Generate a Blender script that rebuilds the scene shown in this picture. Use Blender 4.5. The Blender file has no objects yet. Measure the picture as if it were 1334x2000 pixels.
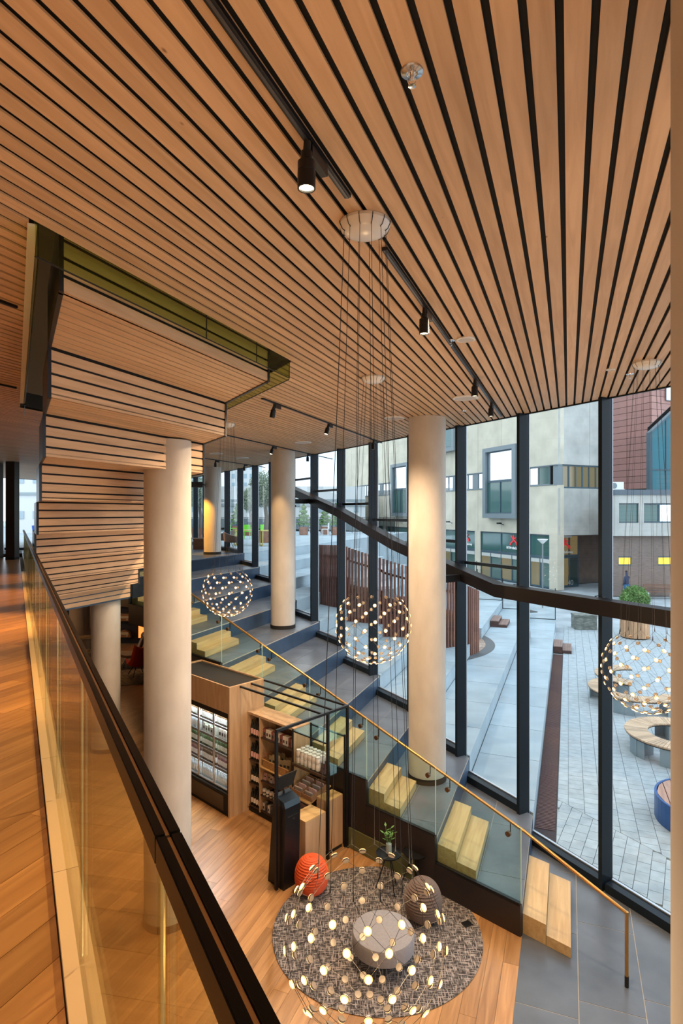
import bpy, bmesh, math, random
from mathutils import Vector, Matrix
random.seed(7)
SC = bpy.context.scene
COL = SC.collection
PI = math.pi
def rad(d): return d * PI / 180

# ---------------------------------------------------------------- camera
EYE = 5.6                       # eye height above the lower floor
F = 1150.0 / 2000.0             # focal length as a share of the frame height
cam = bpy.data.cameras.new('camera')
cam.sensor_fit = 'VERTICAL'; cam.sensor_height = 24.0; cam.sensor_width = 16.0
cam.lens = 24.0 * F
cam.clip_start = 0.05; cam.clip_end = 600
camo = bpy.data.objects.new('camera', cam); COL.objects.link(camo)
camo.location = (0, 0, EYE); camo.rotation_euler = (rad(90), 0, 0)
SC.camera = camo

# ---------------------------------------------------------------- world: pale overcast sky
w = bpy.data.worlds.new('sky'); SC.world = w; w.use_nodes = True
nt = w.node_tree; nt.nodes.clear()
tc = nt.nodes.new('ShaderNodeTexCoord'); mp = nt.nodes.new('ShaderNodeMapping')
mp.inputs['Scale'].default_value = (1, 1, 2.5)
nz = nt.nodes.new('ShaderNodeTexNoise'); nz.inputs['Scale'].default_value = 2.2; nz.inputs['Detail'].default_value = 5
cr = nt.nodes.new('ShaderNodeValToRGB')
cr.color_ramp.elements[0].position = .35; cr.color_ramp.elements[0].color = (.62, .80, 1, 1)
cr.color_ramp.elements[1].position = .62; cr.color_ramp.elements[1].color = (.92, .97, 1, 1)
bg = nt.nodes.new('ShaderNodeBackground'); bg.inputs['Strength'].default_value = 2.1
out = nt.nodes.new('ShaderNodeOutputWorld')
nt.links.new(tc.outputs['Generated'], mp.inputs['Vector']); nt.links.new(mp.outputs[0], nz.inputs['Vector'])
nt.links.new(nz.outputs['Fac'], cr.inputs['Fac']); nt.links.new(cr.outputs[0], bg.inputs['Color'])
nt.links.new(bg.outputs[0], out.inputs['Surface'])

# ---------------------------------------------------------------- lights and exposure
WARM = (1.0, .62, .30)
def lamp(kind, loc, power, color=WARM, size=.3, aim=None, spot=60, blend=.5, sy=None):
    l = bpy.data.lights.new('lamp', kind); l.energy = power; l.color = color
    if kind == 'AREA':
        l.size = size
        if sy: l.shape = 'RECTANGLE'; l.size_y = sy
    else: l.shadow_soft_size = size
    if kind == 'SPOT': l.spot_size = rad(spot); l.spot_blend = blend
    o = bpy.data.objects.new('lamp', l); COL.objects.link(o); o.location = loc
    if aim: o.rotation_euler = (Vector(aim) - Vector(loc)).to_track_quat('-Z', 'Y').to_euler()
    return o
lamp('SPOT', (.15, 8.9, 7.2), 620, (1, .70, .44), .09, (-.6, 8.7, 0), 150, .5)       # added fill without a fitting: hall, seen side of the stair
lamp('SPOT', (.9, 5.0, 7.2), 560, (1, .76, .52), .09, (.7, 6.0, 0), 150, .5)         # added fill for the hall by the rug
lamp('SPOT', (-1.2, 12.6, 7.2), 620, (1, .74, .50), .09, (-1.6, 11.6, 0), 150, .5)      # added fill for the hall over the shop
lamp('POINT', (-.8, -1.2, 5.2), 75, (1, .56, .24), .5)         # unseen warm fill added behind the camera
lamp('POINT', (2.7, -.3, 3.2), 150, (1, .62, .34), .6)      # unseen light added to brighten the front right of the ceiling
for k in range(5):                                                   # balcony downlights
    c = 2.6 + 3.4 * k
    x, y = -.4848 * c - .8746 * .55, .8746 * c - .4848 * .55
    lamp('SPOT', (x, y, 7.1), (70, 220, 640, 420, 200)[k], (1, .50, .13), .06, (x, y, 0), 55, .7)
SC.view_settings.view_transform = 'Standard'
SC.view_settings.look = 'None'
SC.view_settings.exposure = 0.18
SC.view_settings.gamma = 1.0
SC.view_settings.use_curve_mapping = False

# ---------------------------------------------------------------- frames of the building
aX, aY = .3595, .9331           # direction of slats, treads and planks
eX, eY = .9331, -.3595          # across it
uX, uY = -.4848, .8746          # direction of the glass wall and of the balcony edge
nX, nY = .8746, .4848           # across it
def ST(s, t): return (aX*s + eX*t, aY*s + eY*t)
def NC(n, c): return (nX*n + uX*c, nY*n + uY*c)
def toST(x, y): return (aX*x + aY*y, eX*x + eY*y)
nA, nE = .7668, .6418           # n = nA*s + nE*t
WALLN = 7.77
CEIL, BALC = 7.30, 4.0
def s_wall(t, off=0): return (WALLN + off - nE*t) / nA
def s_n(t, n): return (n - nE*t) / nA
def s_P(t): return 7.888 - .41*t            # stringer line of the seating stair
TREAD, RISE, T1 = 1.246, .4, -.57
def tn(n): return T1 - TREAD*(n-1)
def mu_len(a, b): return math.hypot(b[0]-a[0], b[1]-a[1])

# ---------------------------------------------------------------- materials
MATS = {}
def _bsdf(m):
    m.use_nodes = True; return m.node_tree, m.node_tree.nodes['Principled BSDF']
def mat(name, c, rough=.5, metal=0, noise=0, scale=8, emis=None, es=0, bump=0, spec=.5, stretch=None, rand=0, c2=None):
    if name in MATS: return MATS[name]
    m = bpy.data.materials.new(name); nt, b = _bsdf(m)
    b.inputs['Roughness'].default_value = rough; b.inputs['Metallic'].default_value = metal
    b.inputs['Specular IOR Level'].default_value = spec
    b.inputs['Base Color'].default_value = (*c, 1)
    if emis: b.inputs['Emission Color'].default_value = (*emis, 1); b.inputs['Emission Strength'].default_value = es
    N = nt.nodes.new; L = nt.links.new
    if noise or bump or c2:
        g = N('ShaderNodeTexCoord'); mp = N('ShaderNodeMapping'); L(g.outputs['Object'], mp.inputs['Vector'])
        if stretch: mp.inputs['Rotation'].default_value = (0, 0, stretch[0]); mp.inputs['Scale'].default_value = stretch[1:]
        nz = N('ShaderNodeTexNoise'); nz.inputs['Scale'].default_value = scale; nz.inputs['Detail'].default_value = 5
        L(mp.outputs[0], nz.inputs['Vector'])
        r = N('ShaderNodeValToRGB'); r.color_ramp.elements[0].position = .3; r.color_ramp.elements[1].position = .7
        lo = c2 if c2 else tuple(x*(1-noise) for x in c)
        hi = c if c2 else tuple(min(1, x*(1+noise)) for x in c)
        r.color_ramp.elements[0].color = (*lo, 1); r.color_ramp.elements[1].color = (*hi, 1)
        L(nz.outputs['Fac'], r.inputs['Fac']); last = r.outputs[0]
        if bump:
            bp = N('ShaderNodeBump'); bp.inputs['Strength'].default_value = bump; bp.inputs['Distance'].default_value = .02
            L(nz.outputs['Fac'], bp.inputs['Height']); L(bp.outputs[0], b.inputs['Normal'])
        if rand:
            oi = N('ShaderNodeObjectInfo'); hs = N('ShaderNodeHueSaturation'); mr = N('ShaderNodeMapRange')
            mr.inputs['To Min'].default_value = 1-rand; mr.inputs['To Max'].default_value = 1+rand
            L(oi.outputs['Random'], mr.inputs['Value']); L(mr.outputs[0], hs.inputs['Value']); L(last, hs.inputs['Color']); last = hs.outputs[0]
        L(last, b.inputs['Base Color'])
    MATS[name] = m; return m
def wood(name, c, dark, ang, rough=.45, sc=1.0, rand=.1, spec=.5, knots=.0, vert=False):
    """grain running along direction ang (radians) in plan, or upright"""
    if name in MATS: return MATS[name]
    m = bpy.data.materials.new(name); nt, b = _bsdf(m); N = nt.nodes.new; L = nt.links.new
    g = N('ShaderNodeTexCoord'); oi = N('ShaderNodeObjectInfo')
    cx = N('ShaderNodeCombineXYZ'); mul = N('ShaderNodeMath'); mul.operation = 'MULTIPLY'; mul.inputs[1].default_value = 37.0
    L(oi.outputs['Random'], mul.inputs[0]); L(mul.outputs[0], cx.inputs['Z']); L(mul.outputs[0], cx.inputs['X'])
    mp0 = N('ShaderNodeMapping'); mp0.inputs['Rotation'].default_value = (0, 0, -ang); L(g.outputs['Object'], mp0.inputs['Vector'])
    ad = N('ShaderNodeVectorMath'); ad.operation = 'ADD'; L(mp0.outputs[0], ad.inputs[0]); L(cx.outputs[0], ad.inputs[1])
    mp = N('ShaderNodeMapping'); mp.inputs['Scale'].default_value = (9*sc, 9*sc, .9*sc) if vert else (.9*sc, 11*sc, 11*sc); L(ad.outputs[0], mp.inputs['Vector'])
    nz = N('ShaderNodeTexNoise'); nz.inputs['Scale'].default_value = 1.6; nz.inputs['Detail'].default_value = 6; nz.inputs['Distortion'].default_value = .9
    L(mp.outputs[0], nz.inputs['Vector'])
    r = N('ShaderNodeValToRGB'); r.color_ramp.elements[0].position = .32; r.color_ramp.elements[1].position = .68
    r.color_ramp.elements[0].color = (*dark, 1); r.color_ramp.elements[1].color = (*c, 1)
    L(nz.outputs['Fac'], r.inputs['Fac']); last = r.outputs[0]
    if knots:
        vo = N('ShaderNodeTexVoronoi'); vo.inputs['Scale'].default_value = 1.0
        mk = N('ShaderNodeMapping'); mk.inputs['Scale'].default_value = (2.2, 4.5, 4.5); L(ad.outputs[0], mk.inputs['Vector']); L(mk.outputs[0], vo.inputs['Vector'])
        kr = N('ShaderNodeValToRGB'); kr.color_ramp.elements[0].position = .015; kr.color_ramp.elements[0].color = (.25, .13, .06, 1)
        kr.color_ramp.elements[1].position = .042; kr.color_ramp.elements[1].color = (1, 1, 1, 1)
        L(vo.outputs['Distance'], kr.inputs['Fac'])
        mx = N('ShaderNodeMix'); mx.data_type = 'RGBA'; mx.blend_type = 'MULTIPLY'; mx.inputs['Factor'].default_value = knots
        L(last, mx.inputs[6]); L(kr.outputs[0], mx.inputs[7]); last = mx.outputs[2]
    hs = N('ShaderNodeHueSaturation'); mr = N('ShaderNodeMapRange'); mr.inputs['To Min'].default_value = 1-rand; mr.inputs['To Max'].default_value = 1+rand
    L(oi.outputs['Random'], mr.inputs['Value']); L(mr.outputs[0], hs.inputs['Value']); L(last, hs.inputs['Color'])
    L(hs.outputs[0], b.inputs['Base Color'])
    b.inputs['Roughness'].default_value = rough; b.inputs['Specular IOR Level'].default_value = spec
    bp = N('ShaderNodeBump'); bp.inputs['Strength'].default_value = .12; bp.inputs['Distance'].default_value = .01
    L(nz.outputs['Fac'], bp.inputs['Height']); L(bp.outputs[0], b.inputs['Normal'])
    MATS[name] = m; return m
def glass(name, tint, refl=.9, rough=0.0, fres=1.45):
    if name in MATS: return MATS[name]
    m = bpy.data.materials.new(name); m.use_nodes = True; nt = m.node_tree; nt.nodes.clear(); N = nt.nodes.new; L = nt.links.new
    tr = N('ShaderNodeBsdfTransparent'); tr.inputs[0].default_value = (*tint, 1)
    gl = N('ShaderNodeBsdfGlossy'); gl.inputs['Roughness'].default_value = rough; gl.inputs[0].default_value = (refl, refl, refl, 1)
    lw = N('ShaderNodeLayerWeight'); lw.inputs['Blend'].default_value = .5
    pw = N('ShaderNodeMath'); pw.operation = 'POWER'; pw.inputs[1].default_value = 5.0; L(lw.outputs['Facing'], pw.inputs[0])
    fr = N('ShaderNodeMath'); fr.operation = 'MULTIPLY_ADD'; fr.inputs[1].default_value = .6; fr.inputs[2].default_value = .035; L(pw.outputs[0], fr.inputs[0])
    mx = N('ShaderNodeMixShader'); o = N('ShaderNodeOutputMaterial')
    L(fr.outputs[0], mx.inputs[0]); L(tr.outputs[0], mx.inputs[1]); L(gl.outputs[0], mx.inputs[2]); L(mx.outputs[0], o.inputs['Surface'])
    MATS[name] = m; return m
def emit(name, c, s, sampled=False):
    if name in MATS: return MATS[name]
    m = bpy.data.materials.new(name); m.use_nodes = True; nt = m.node_tree; nt.nodes.clear()
    e = nt.nodes.new('ShaderNodeEmission'); e.inputs[0].default_value = (*c, 1); e.inputs[1].default_value = s
    o = nt.nodes.new('ShaderNodeOutputMaterial'); nt.links.new(e.outputs[0], o.inputs['Surface'])
    if not sampled:
        try: m.cycles.emission_sampling = 'NONE'
        except Exception: pass
    MATS[name] = m; return m

A_ANG = math.atan2(aY, aX); U_ANG = math.atan2(uY, uX)
M_SLAT = wood('pine slat', (.68, .455, .27), (.56, .355, .20), A_ANG, .5, 1, .09, .3, knots=.8)
M_PLANK = wood('oak floor', (.54, .295, .12), (.36, .18, .068), A_ANG, .30, .8, .20, .5, knots=.55)
M_OAK = wood('oak solid', (.66, .47, .23), (.52, .34, .15), A_ANG, .42, .8, .05, .4)
M_OAKV = wood('oak veneer', (.60, .42, .26), (.46, .30, .17), 0, .5, .7, .04, .3, vert=True)
M_BLACK = mat('black backing', (.012, .011, .010), .8)
M_DARK = mat('black steel', (.010, .011, .014), .35, 0, spec=.3)
M_SLATE = mat('slate tile', (.145, .170, .208), .33, noise=.3, scale=1.6, c2=(.085, .10, .125), rand=.12, bump=.05)
M_NAVY = mat('navy riser', (.038, .070, .125), .4, noise=.15, scale=3)
M_BROWNK = mat('dark stringer', (.022, .016, .016), .45)
M_GLASS = glass('clear glass', (.90, .97, .96), .75)
M_WGLASS = glass('window glass', (.95, .98, .985), .55)
M_TEAL = glass('green tinted glass', (.86, .955, .93), .75)
M_SMOKE = glass('smoked green glass', (.80, .86, .60), .5)
M_BGLASS = glass('amber tinted glass', (.90, .86, .66), .8)
M_COLUMN = mat('cast concrete', (.60, .56, .50), .7, noise=.16, scale=2.2, bump=.25, c2=(.50, .46, .41), stretch=(0, 1.5, 1.5, .8))
M_FRAME = mat('anthracite frame', (.012, .019, .028), .3, 0, spec=.13)
M_CONC = mat('pale concrete', (.35, .42, .465), .8, noise=.12, scale=1.2, bump=.05, rand=.05)
M_PAVE = mat('grey paver', (.39, .44, .47), .85, noise=.14, scale=5, bump=.1, rand=.09)
M_WHITE = mat('white plaster', (.80, .80, .78), .5)
M_BRASS = mat('brass rail', (.62, .33, .10), .28, .85)
M_CHROME = mat('chrome', (.75, .75, .76), .15, 1)

# ---------------------------------------------------------------- mesh helpers
class MB:
    def __init__(s): s.v = []; s.f = []
    def add(s, vs, fs):
        k = len(s.v); s.v += [tuple(p) for p in vs]; s.f += [tuple(i+k for i in f) for f in fs]; return s
    def prism(s, poly, z0, z1):
        n = len(poly); ar = sum(poly[i][0]*poly[(i+1) % n][1]-poly[(i+1) % n][0]*poly[i][1] for i in range(n))
        if ar < 0: poly = poly[::-1]
        vs = [(x, y, z0) for x, y in poly] + [(x, y, z1) for x, y in poly]
        return s.add(vs, [tuple(range(n-1, -1, -1)), tuple(range(n, 2*n))] + [(i, (i+1) % n, n+(i+1) % n, n+i) for i in range(n)])
    def box(s, x0, y0, z0, x1, y1, z1): return s.prism([(x0, y0), (x1, y0), (x1, y1), (x0, y1)], z0, z1)
    def hexa(s, b, t):
        """8 points: bottom quad b, top quad t (same order, counter-clockwise from above)"""
        return s.add(list(b)+list(t), [(3, 2, 1, 0), (4, 5, 6, 7), (0, 1, 5, 4), (1, 2, 6, 5), (2, 3, 7, 6), (3, 0, 4, 7)])
    def wallseg(s, p, q, z0, z1, th):
        d = Vector((q[0]-p[0], q[1]-p[1])); l = d.length; nx, ny = -d.y/l*th/2, d.x/l*th/2
        return s.prism([(p[0]+nx, p[1]+ny), (p[0]-nx, p[1]-ny), (q[0]-nx, q[1]-ny), (q[0]+nx, q[1]+ny)], z0, z1)
    def bar(s, a, b, w, h, up=(0, 0, 1)):
        a, b = Vector(a), Vector(b); d = (b-a).normalized(); up = Vector(up)
        if abs(d.dot(up)) > .98: up = Vector((0, 1, 0))
        x = d.cross(up).normalized()*w/2; y = x.cross(d).normalized()*h/2
        return s.hexa([a-x-y, a+x-y, b+x-y, b-x-y], [a-x+y, a+x+y, b+x+y, b-x+y])
    def tube(s, pts, r, seg=6, cap=True):
        P = [Vector(p) for p in pts]; R = r if isinstance(r, (list, tuple)) else [r]*len(P); vs = []; prev = None
        for i, p in enumerate(P):
            d = ((P[i+1]-p) if i == 0 else (p-P[i-1]) if i == len(P)-1 else (P[i+1]-P[i-1])).normalized()
            x = (prev - d*prev.dot(d)) if prev is not None else d.cross(Vector((0, 0, 1)) if abs(d.z) < .9 else Vector((1, 0, 0)))
            x.normalize(); prev = x; y = d.cross(x)
            vs += [p + (x*math.cos(2*PI*k/seg) + y*math.sin(2*PI*k/seg))*R[i] for k in range(seg)]
        fs = [(i*seg+k, i*seg+(k+1) % seg, (i+1)*seg+(k+1) % seg, (i+1)*seg+k) for i in range(len(P)-1) for k in range(seg)]
        if cap: fs += [tuple(range(seg-1, -1, -1)), tuple((len(P)-1)*seg+k for k in range(seg))]
        return s.add(vs, fs)
    def lathe(s, prof, seg=16, c=(0, 0, 0)):
        vs = [(c[0]+r*math.cos(2*PI*k/seg), c[1]+r*math.sin(2*PI*k/seg), c[2]+z) for r, z in prof for k in range(seg)]
        fs = [(i*seg+k, i*seg+(k+1) % seg, (i+1)*seg+(k+1) % seg, (i+1)*seg+k) for i in range(len(prof)-1) for k in range(seg)]
        fs += [tuple(range(seg-1, -1, -1)), tuple((len(prof)-1)*seg+k for k in range(seg))]
        return s.add(vs, fs)
    def mesh(s, name, m, smooth=False):
        me = bpy.data.meshes.new(name); me.from_pydata(s.v, [], s.f); me.update()
        ms = m if isinstance(m, (list, tuple)) else [m]
        for x in ms: me.materials.append(x)
        if smooth:
            me.polygons.foreach_set('use_smooth', [True]*len(me.polygons))
            try: me.set_sharp_from_angle(angle=rad(38))
            except Exception: pass
        return me
def link(name, me, parent=None, loc=None, rot=None):
    o = bpy.data.objects.new(name, me); COL.objects.link(o)
    if parent: o.parent = parent
    if loc: o.location = loc
    if rot: o.rotation_euler = rot
    return o
def part(name, mb, m, parent, smooth=False, loc=None, rot=None, label=None, kind=None):
    o = link(name, mb.mesh(name, m, smooth), parent, loc, rot)
    if label: o['label'] = label
    if kind: o['kind'] = kind
    return o
def thing(name, label, cat, loc=(0, 0, 0), rz=0, group=None):
    o = link(name, None, None, loc, (0, 0, rz)); o['label'] = label; o['category'] = cat
    if group: o['group'] = group
    return o
def tag(o, label, cat, group=None):
    o['label'] = label; o['category'] = cat
    if group: o['group'] = group
    return o
def struct(name, mb, m, smooth=False, label=None):
    o = link(name, mb.mesh(name, m, smooth)); o['kind'] = 'structure'
    if label: o['label'] = label
    return o
def copy_tree(o, parent=None):
    c = o.copy(); COL.objects.link(c); c.parent = parent
    for ch in list(o.children): copy_tree(ch, c)
    return c
def clip(poly, a, b, c):
    """keep the side a*x + b*y <= c"""
    out = []
    for i in range(len(poly)):
        p, q = poly[i], poly[(i+1) % len(poly)]; dp = a*p[0]+b*p[1]-c; dq = a*q[0]+b*q[1]-c
        if dp <= 0: out.append(p)
        if dp*dq < 0: k = dp/(dp-dq); out.append((p[0]+(q[0]-p[0])*k, p[1]+(q[1]-p[1])*k))
    return out
def area(p): return abs(sum(p[i][0]*p[(i+1) % len(p)][1]-p[(i+1) % len(p)][0]*p[i][1] for i in range(len(p))))/2
def halfplanes(poly):
    n = len(poly); ar = sum(poly[i][0]*poly[(i+1) % n][1]-poly[(i+1) % n][0]*poly[i][1] for i in range(n))
    if ar < 0: poly = poly[::-1]
    r = []
    for i in range(n):
        (x0, y0), (x1, y1) = poly[i], poly[(i+1) % n]
        a, b = (y1-y0), -(x1-x0); r.append((a, b, a*x0+b*y0))
    return r
def lay(parent, name, m, region, d, o, wid, lng, z0, z1, gap=.006, stag=.5, limit=290, rnd=0, cuts=(), near=(0, 0), keep=None, jit=0):
    """pieces of width wid and length lng laid along direction d inside a convex region; the nearest ones are single parts"""
    e = (d[1], -d[0]); hp = halfplanes(region)
    ss = [(p[0]-o[0])*d[0]+(p[1]-o[1])*d[1] for p in region]; tt = [(p[0]-o[0])*e[0]+(p[1]-o[1])*e[1] for p in region]
    i0, i1 = math.floor(min(tt)/wid), math.ceil(max(tt)/wid); P = []
    for i in range(i0, i1):
        sh = (i*stag % 1)*lng if not rnd else random.random()*lng
        for j in range(math.floor((min(ss)-sh)/lng)-1, math.ceil((max(ss)-sh)/lng)+1):
            a0, a1 = sh+j*lng+gap/2, sh+(j+1)*lng-gap/2; b0, b1 = i*wid+gap/2, (i+1)*wid-gap/2
            q = [(o[0]+d[0]*a+e[0]*b, o[1]+d[1]*a+e[1]*b) for a, b in ((a0, b0), (a1, b0), (a1, b1), (a0, b1))]
            for h in list(hp)+list(cuts):
                q = clip(q, *h)
                if len(q) < 3: break
            if len(q) < 3 or area(q) < .004: continue
            cx, cy = sum(p[0] for p in q)/len(q), sum(p[1] for p in q)/len(q)
            if keep and not keep(cx, cy): continue
            P.append((math.hypot(cx-near[0], cy-near[1]), q))
    P.sort(key=lambda r: r[0])
    for _, q in P[:limit]:
        part(name, MB().prism(q, z0, z1+(random.uniform(-jit, jit) if jit else 0)), m, parent)
    if len(P) > limit:
        r = MB()
        for _, q in P[limit:]: r.prism(q, z0, z1)
        part(name+'_field', r, m, parent, kind='stuff')
    return len(P)
# ================================================================ the room shell
# ---- lower floor (oak) and its slate half
fl = struct('floor', MB().prism([ST(-2, T1), ST(26, T1), ST(26, -26), ST(-2, -26)], -.3, -.02), M_BLACK)
vis = [ST(4.6, T1), ST(13.6, T1), ST(13.6, -10), ST(6.2, -10), ST(4.6, -6)]
lay(fl, 'floor_plank', M_PLANK, vis, (aX, aY), ST(0, T1), .19, 2.3, -.02, 0, .003, limit=285, rnd=1, near=(.3, 8))
part('floor_far_boards', MB().prism([ST(13.6, T1), ST(26, T1), ST(26, -26), ST(13.6, -26)], -.02, 0), M_PLANK, fl)
part('floor_near_boards', MB().prism([ST(-2, T1), ST(4.6, T1), ST(4.6, -6), ST(6.2, -10), ST(13.6, -10), ST(13.6, -26), ST(-2, -26)], -.02, 0), M_PLANK, fl)
f2 = struct('floor', MB().prism([ST(-2, T1), ST(s_wall(T1), T1), ST(s_wall(8), 8), ST(-2, 8)], -.3, -.0035), mat('tile joint', (.46, .42, .36), .8))
lay(f2, 'floor_tile', M_SLATE, [ST(2.5, T1), ST(s_wall(T1, -.02), T1), ST(s_wall(5, -.02), 5), ST(2.5, 5)], (aX, aY), ST(.0, -.59), .70, 1.4, -.0034, 0, .010, stag=.2, near=(2.5, 7))

# ---- ceiling with pine slats, hung under a black backing, with the opening of the upper stair
PITCH = .1158
OP_T0, OP_T1, OP_N0, OP_N1 = -2.90, -8.3, .10, 2.72
def cpoly(t0, t1, n0=None, n1=None, wo=.045):
    a = lambda t: s_n(t, n0) if n0 is not None else -2.5
    b = lambda t: s_n(t, n1) if n1 is not None else s_wall(t, wo)
    return [ST(a(t0), t0), ST(b(t0), t0), ST(b(t1), t1), ST(a(t1), t1)]
cb = MB()
for t0, t1, n0, n1 in ((6, OP_T0, None, None), (OP_T0, OP_T1, None, OP_N0), (OP_T0, OP_T1, OP_N1, None), (OP_T1, -27, None, None)):
    cb.prism(cpoly(t0, t1, n0, n1), CEIL+.035, CEIL+.3)
ceil = struct('ceiling', cb, M_BLACK)
slats = []
i = 0
def slat(t0, t1, n0, n1):
    return cpoly(t0, t1, n0, n1, -.03)
g0 = -.0286 - PITCH*45 + PITCH*96
k = 0
while True:
    hi = g0 - k*PITCH - .0145; lo = hi - (PITCH-.029); k += 1
    if lo < -26: break
    if hi > OP_T0+.06 or hi < OP_T1: P = [slat(hi, lo, None, None)]
    elif lo < OP_T0 - .001 or True:
        P = [slat(hi, lo, None, OP_N0-.03), slat(hi, lo, OP_N1+.02, None)]
    slats += [(min(math.hypot(*p) for p in q), q) for q in P]
slats.sort(key=lambda r: r[0])
for d, q in slats[:290]: part('slat', MB().prism(q, CEIL, CEIL+.012), M_SLAT, ceil)
r = MB()
for d, q in slats[290:]: r.prism(q, CEIL, CEIL+.012)
part('slat_field', r, M_SLAT, ceil, kind='stuff')

# ---- balcony and upper landing
bn1 = .24
bal = struct('floor', MB().prism([NC(-6, -4), NC(bn1, -4), NC(bn1, 24), NC(-6, 24)], BALC-.45, BALC-.02), mat('balcony slab', (.10, .085, .075), .8))
lay(bal, 'balcony_plank', M_PLANK, [NC(-2.6, -.5), NC(.14, -.5), NC(.14, 19), NC(-2.6, 19)], (aX, aY), (0, 0), .19, 2.1, BALC-.02, BALC, .003, rnd=1, limit=280)
part('far_boards', MB().prism([NC(-2.6, 19), NC(.14, 19), NC(.14, 24), NC(-2.6, 24)], BALC-.02, BALC), M_PLANK, bal)
part('side_boards', MB().prism([NC(-6, -4), NC(-2.6, -4), NC(-2.6, 24), NC(-6, 24)], BALC-.02, BALC), M_PLANK, bal)
part('back_boards', MB().prism([NC(-2.6, -4), NC(.14, -4), NC(.14, -.5), NC(-2.6, -.5)], BALC-.02, BALC), M_PLANK, bal)
# landing behind the stair foot
T10 = tn(10)
def s24(t): return s_n(t, bn1)
land_a = [ST(s24(-9.74), -9.74), ST(s_P(-9.74)-.02, -9.74), ST(s_P(T10)-.02, T10), ST(s24(T10), T10)]
land_b = [ST(s24(T10), T10), ST(s_wall(T10, -.02), T10), ST(s_wall(-22, -.02), -22), ST(s24(-22), -22)]
la = struct('floor', MB().prism(land_a, BALC-.45, BALC-.03).prism(land_b, BALC-.45, BALC-.03), M_NAVY)
lay(la, 'landing_tile', M_SLATE, land_b, (aX, aY), ST(0, T10), .62, 1.4, BALC-.03, BALC, .006, stag=.5, limit=120, near=(-4, 20))
part('landing_boards', MB().prism(land_a, BALC-.03, BALC), M_PLANK, la)

# ---- walls out of view, closing the room
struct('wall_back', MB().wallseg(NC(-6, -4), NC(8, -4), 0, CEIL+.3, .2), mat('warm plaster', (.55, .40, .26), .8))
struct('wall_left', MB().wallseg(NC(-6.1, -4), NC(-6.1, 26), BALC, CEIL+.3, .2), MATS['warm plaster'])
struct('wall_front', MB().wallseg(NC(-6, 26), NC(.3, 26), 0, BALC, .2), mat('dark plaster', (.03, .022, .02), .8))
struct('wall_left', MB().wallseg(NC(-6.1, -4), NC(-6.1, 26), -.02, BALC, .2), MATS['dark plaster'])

# ---- glass wall: mullions, sills, transoms and panes
MT = [-.66 - 1.246*k for k in range(-5, 17)]
def wallpt(t, off=0): s = s_wall(t, off); return ST(s, t)
win = link('window_1', None); win['kind'] = 'structure'; win['label'] = 'tall glass wall with anthracite fins'
for i, t in enumerate(MT):
    lvl = max(0, min(10, round((T1 - t)/TREAD + .9)))
    p = wallpt(t, .03); q = wallpt(t, -.20)
    mb = MB()
    c = Vector((uX, uY))*.032; n = Vector((nX, nY))
    P0 = Vector(p); Q0 = P0 - n*.23
    mb.prism([tuple(P0-c), tuple(Q0-c), tuple(Q0+c), tuple(P0+c)], 0, CEIL)
    part('mullion', mb, M_FRAME, win)
    E0 = P0 + n*.012
    part('cover_strip', MB().prism([tuple(P0-c*1.15), tuple(E0-c*1.15), tuple(E0+c*1.15), tuple(P0+c*1.15)], 0, CEIL), mat('pale aluminium', (.55, .58, .62), .3, .7), win)
for i in range(len(MT)-1):
    ta, tb = MT[i], MT[i+1]; lvl = max(0, min(10, i-4)); z = lvl*RISE
    A = Vector(wallpt(ta)); B = Vector(wallpt(tb)); u = (B-A).normalized(); A += u*.034; B -= u*.034; n = Vector((nX, nY))
    part('sill', MB().prism([tuple(A-n*.17), tuple(A+n*.03), tuple(B+n*.03), tuple(B-n*.17)], z+.002, z+.13), M_FRAME, win)
    part('sill_strip', MB().prism([tuple(A-n*.02), tuple(A+n*.02), tuple(B+n*.02), tuple(B-n*.02)], z+.131, z+.15), MATS['pale aluminium'], win)
    part('pane', MB().prism([tuple(A-n*.006), tuple(A+n*.006), tuple(B+n*.006), tuple(B-n*.006)], z+.15, CEIL), M_WGLASS, win)
    zt = z + 4.18
    if zt < CEIL-.2 and lvl > 0:
        part('transom', MB().prism([tuple(A-n*.05), tuple(A-n*.007), tuple(B-n*.007), tuple(B-n*.05)], zt, zt+.06), M_FRAME, win)
part('head_frame', MB().wallseg(wallpt(5, -.05), wallpt(-20, -.05), CEIL-.02, CEIL+.034, .03), M_FRAME, win)

# ---- wind beam following the wall
bpts = [(5.2, 4.24), (10.45, 4.24), (13.26, 4.89), (15.5, 5.60), (18.4, 6.33)]
bm_ = thing('wind_beam', 'black steel beam that slopes down across the glass wall and then runs level', 'beam')
def wallY(Y, off): # point on the glass wall at depth Y
    return Vector((4.4623 - .5543*(Y-7.98), Y)) - Vector((nX, nY))*off
def beam_pts(off, dz): return [Vector((*wallY(y, off), z+dz)) for y, z in bpts]
for i in range(len(bpts)-1):
    a0, a1 = wallY(bpts[i][0], .52), wallY(bpts[i][0], .27); b0, b1 = wallY(bpts[i+1][0], .52), wallY(bpts[i+1][0], .27)
    z0, z1 = bpts[i][1], bpts[i+1][1]; h = .11
    part('beam_section', MB().hexa([(*a0, z0-h), (*a1, z0-h), (*b1, z1-h), (*b0, z1-h)], [(*a0, z0+h), (*a1, z0+h), (*b1, z1+h), (*b0, z1+h)]), mat('beam black', (.007, .006, .007), .4, spec=.12), bm_)
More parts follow.
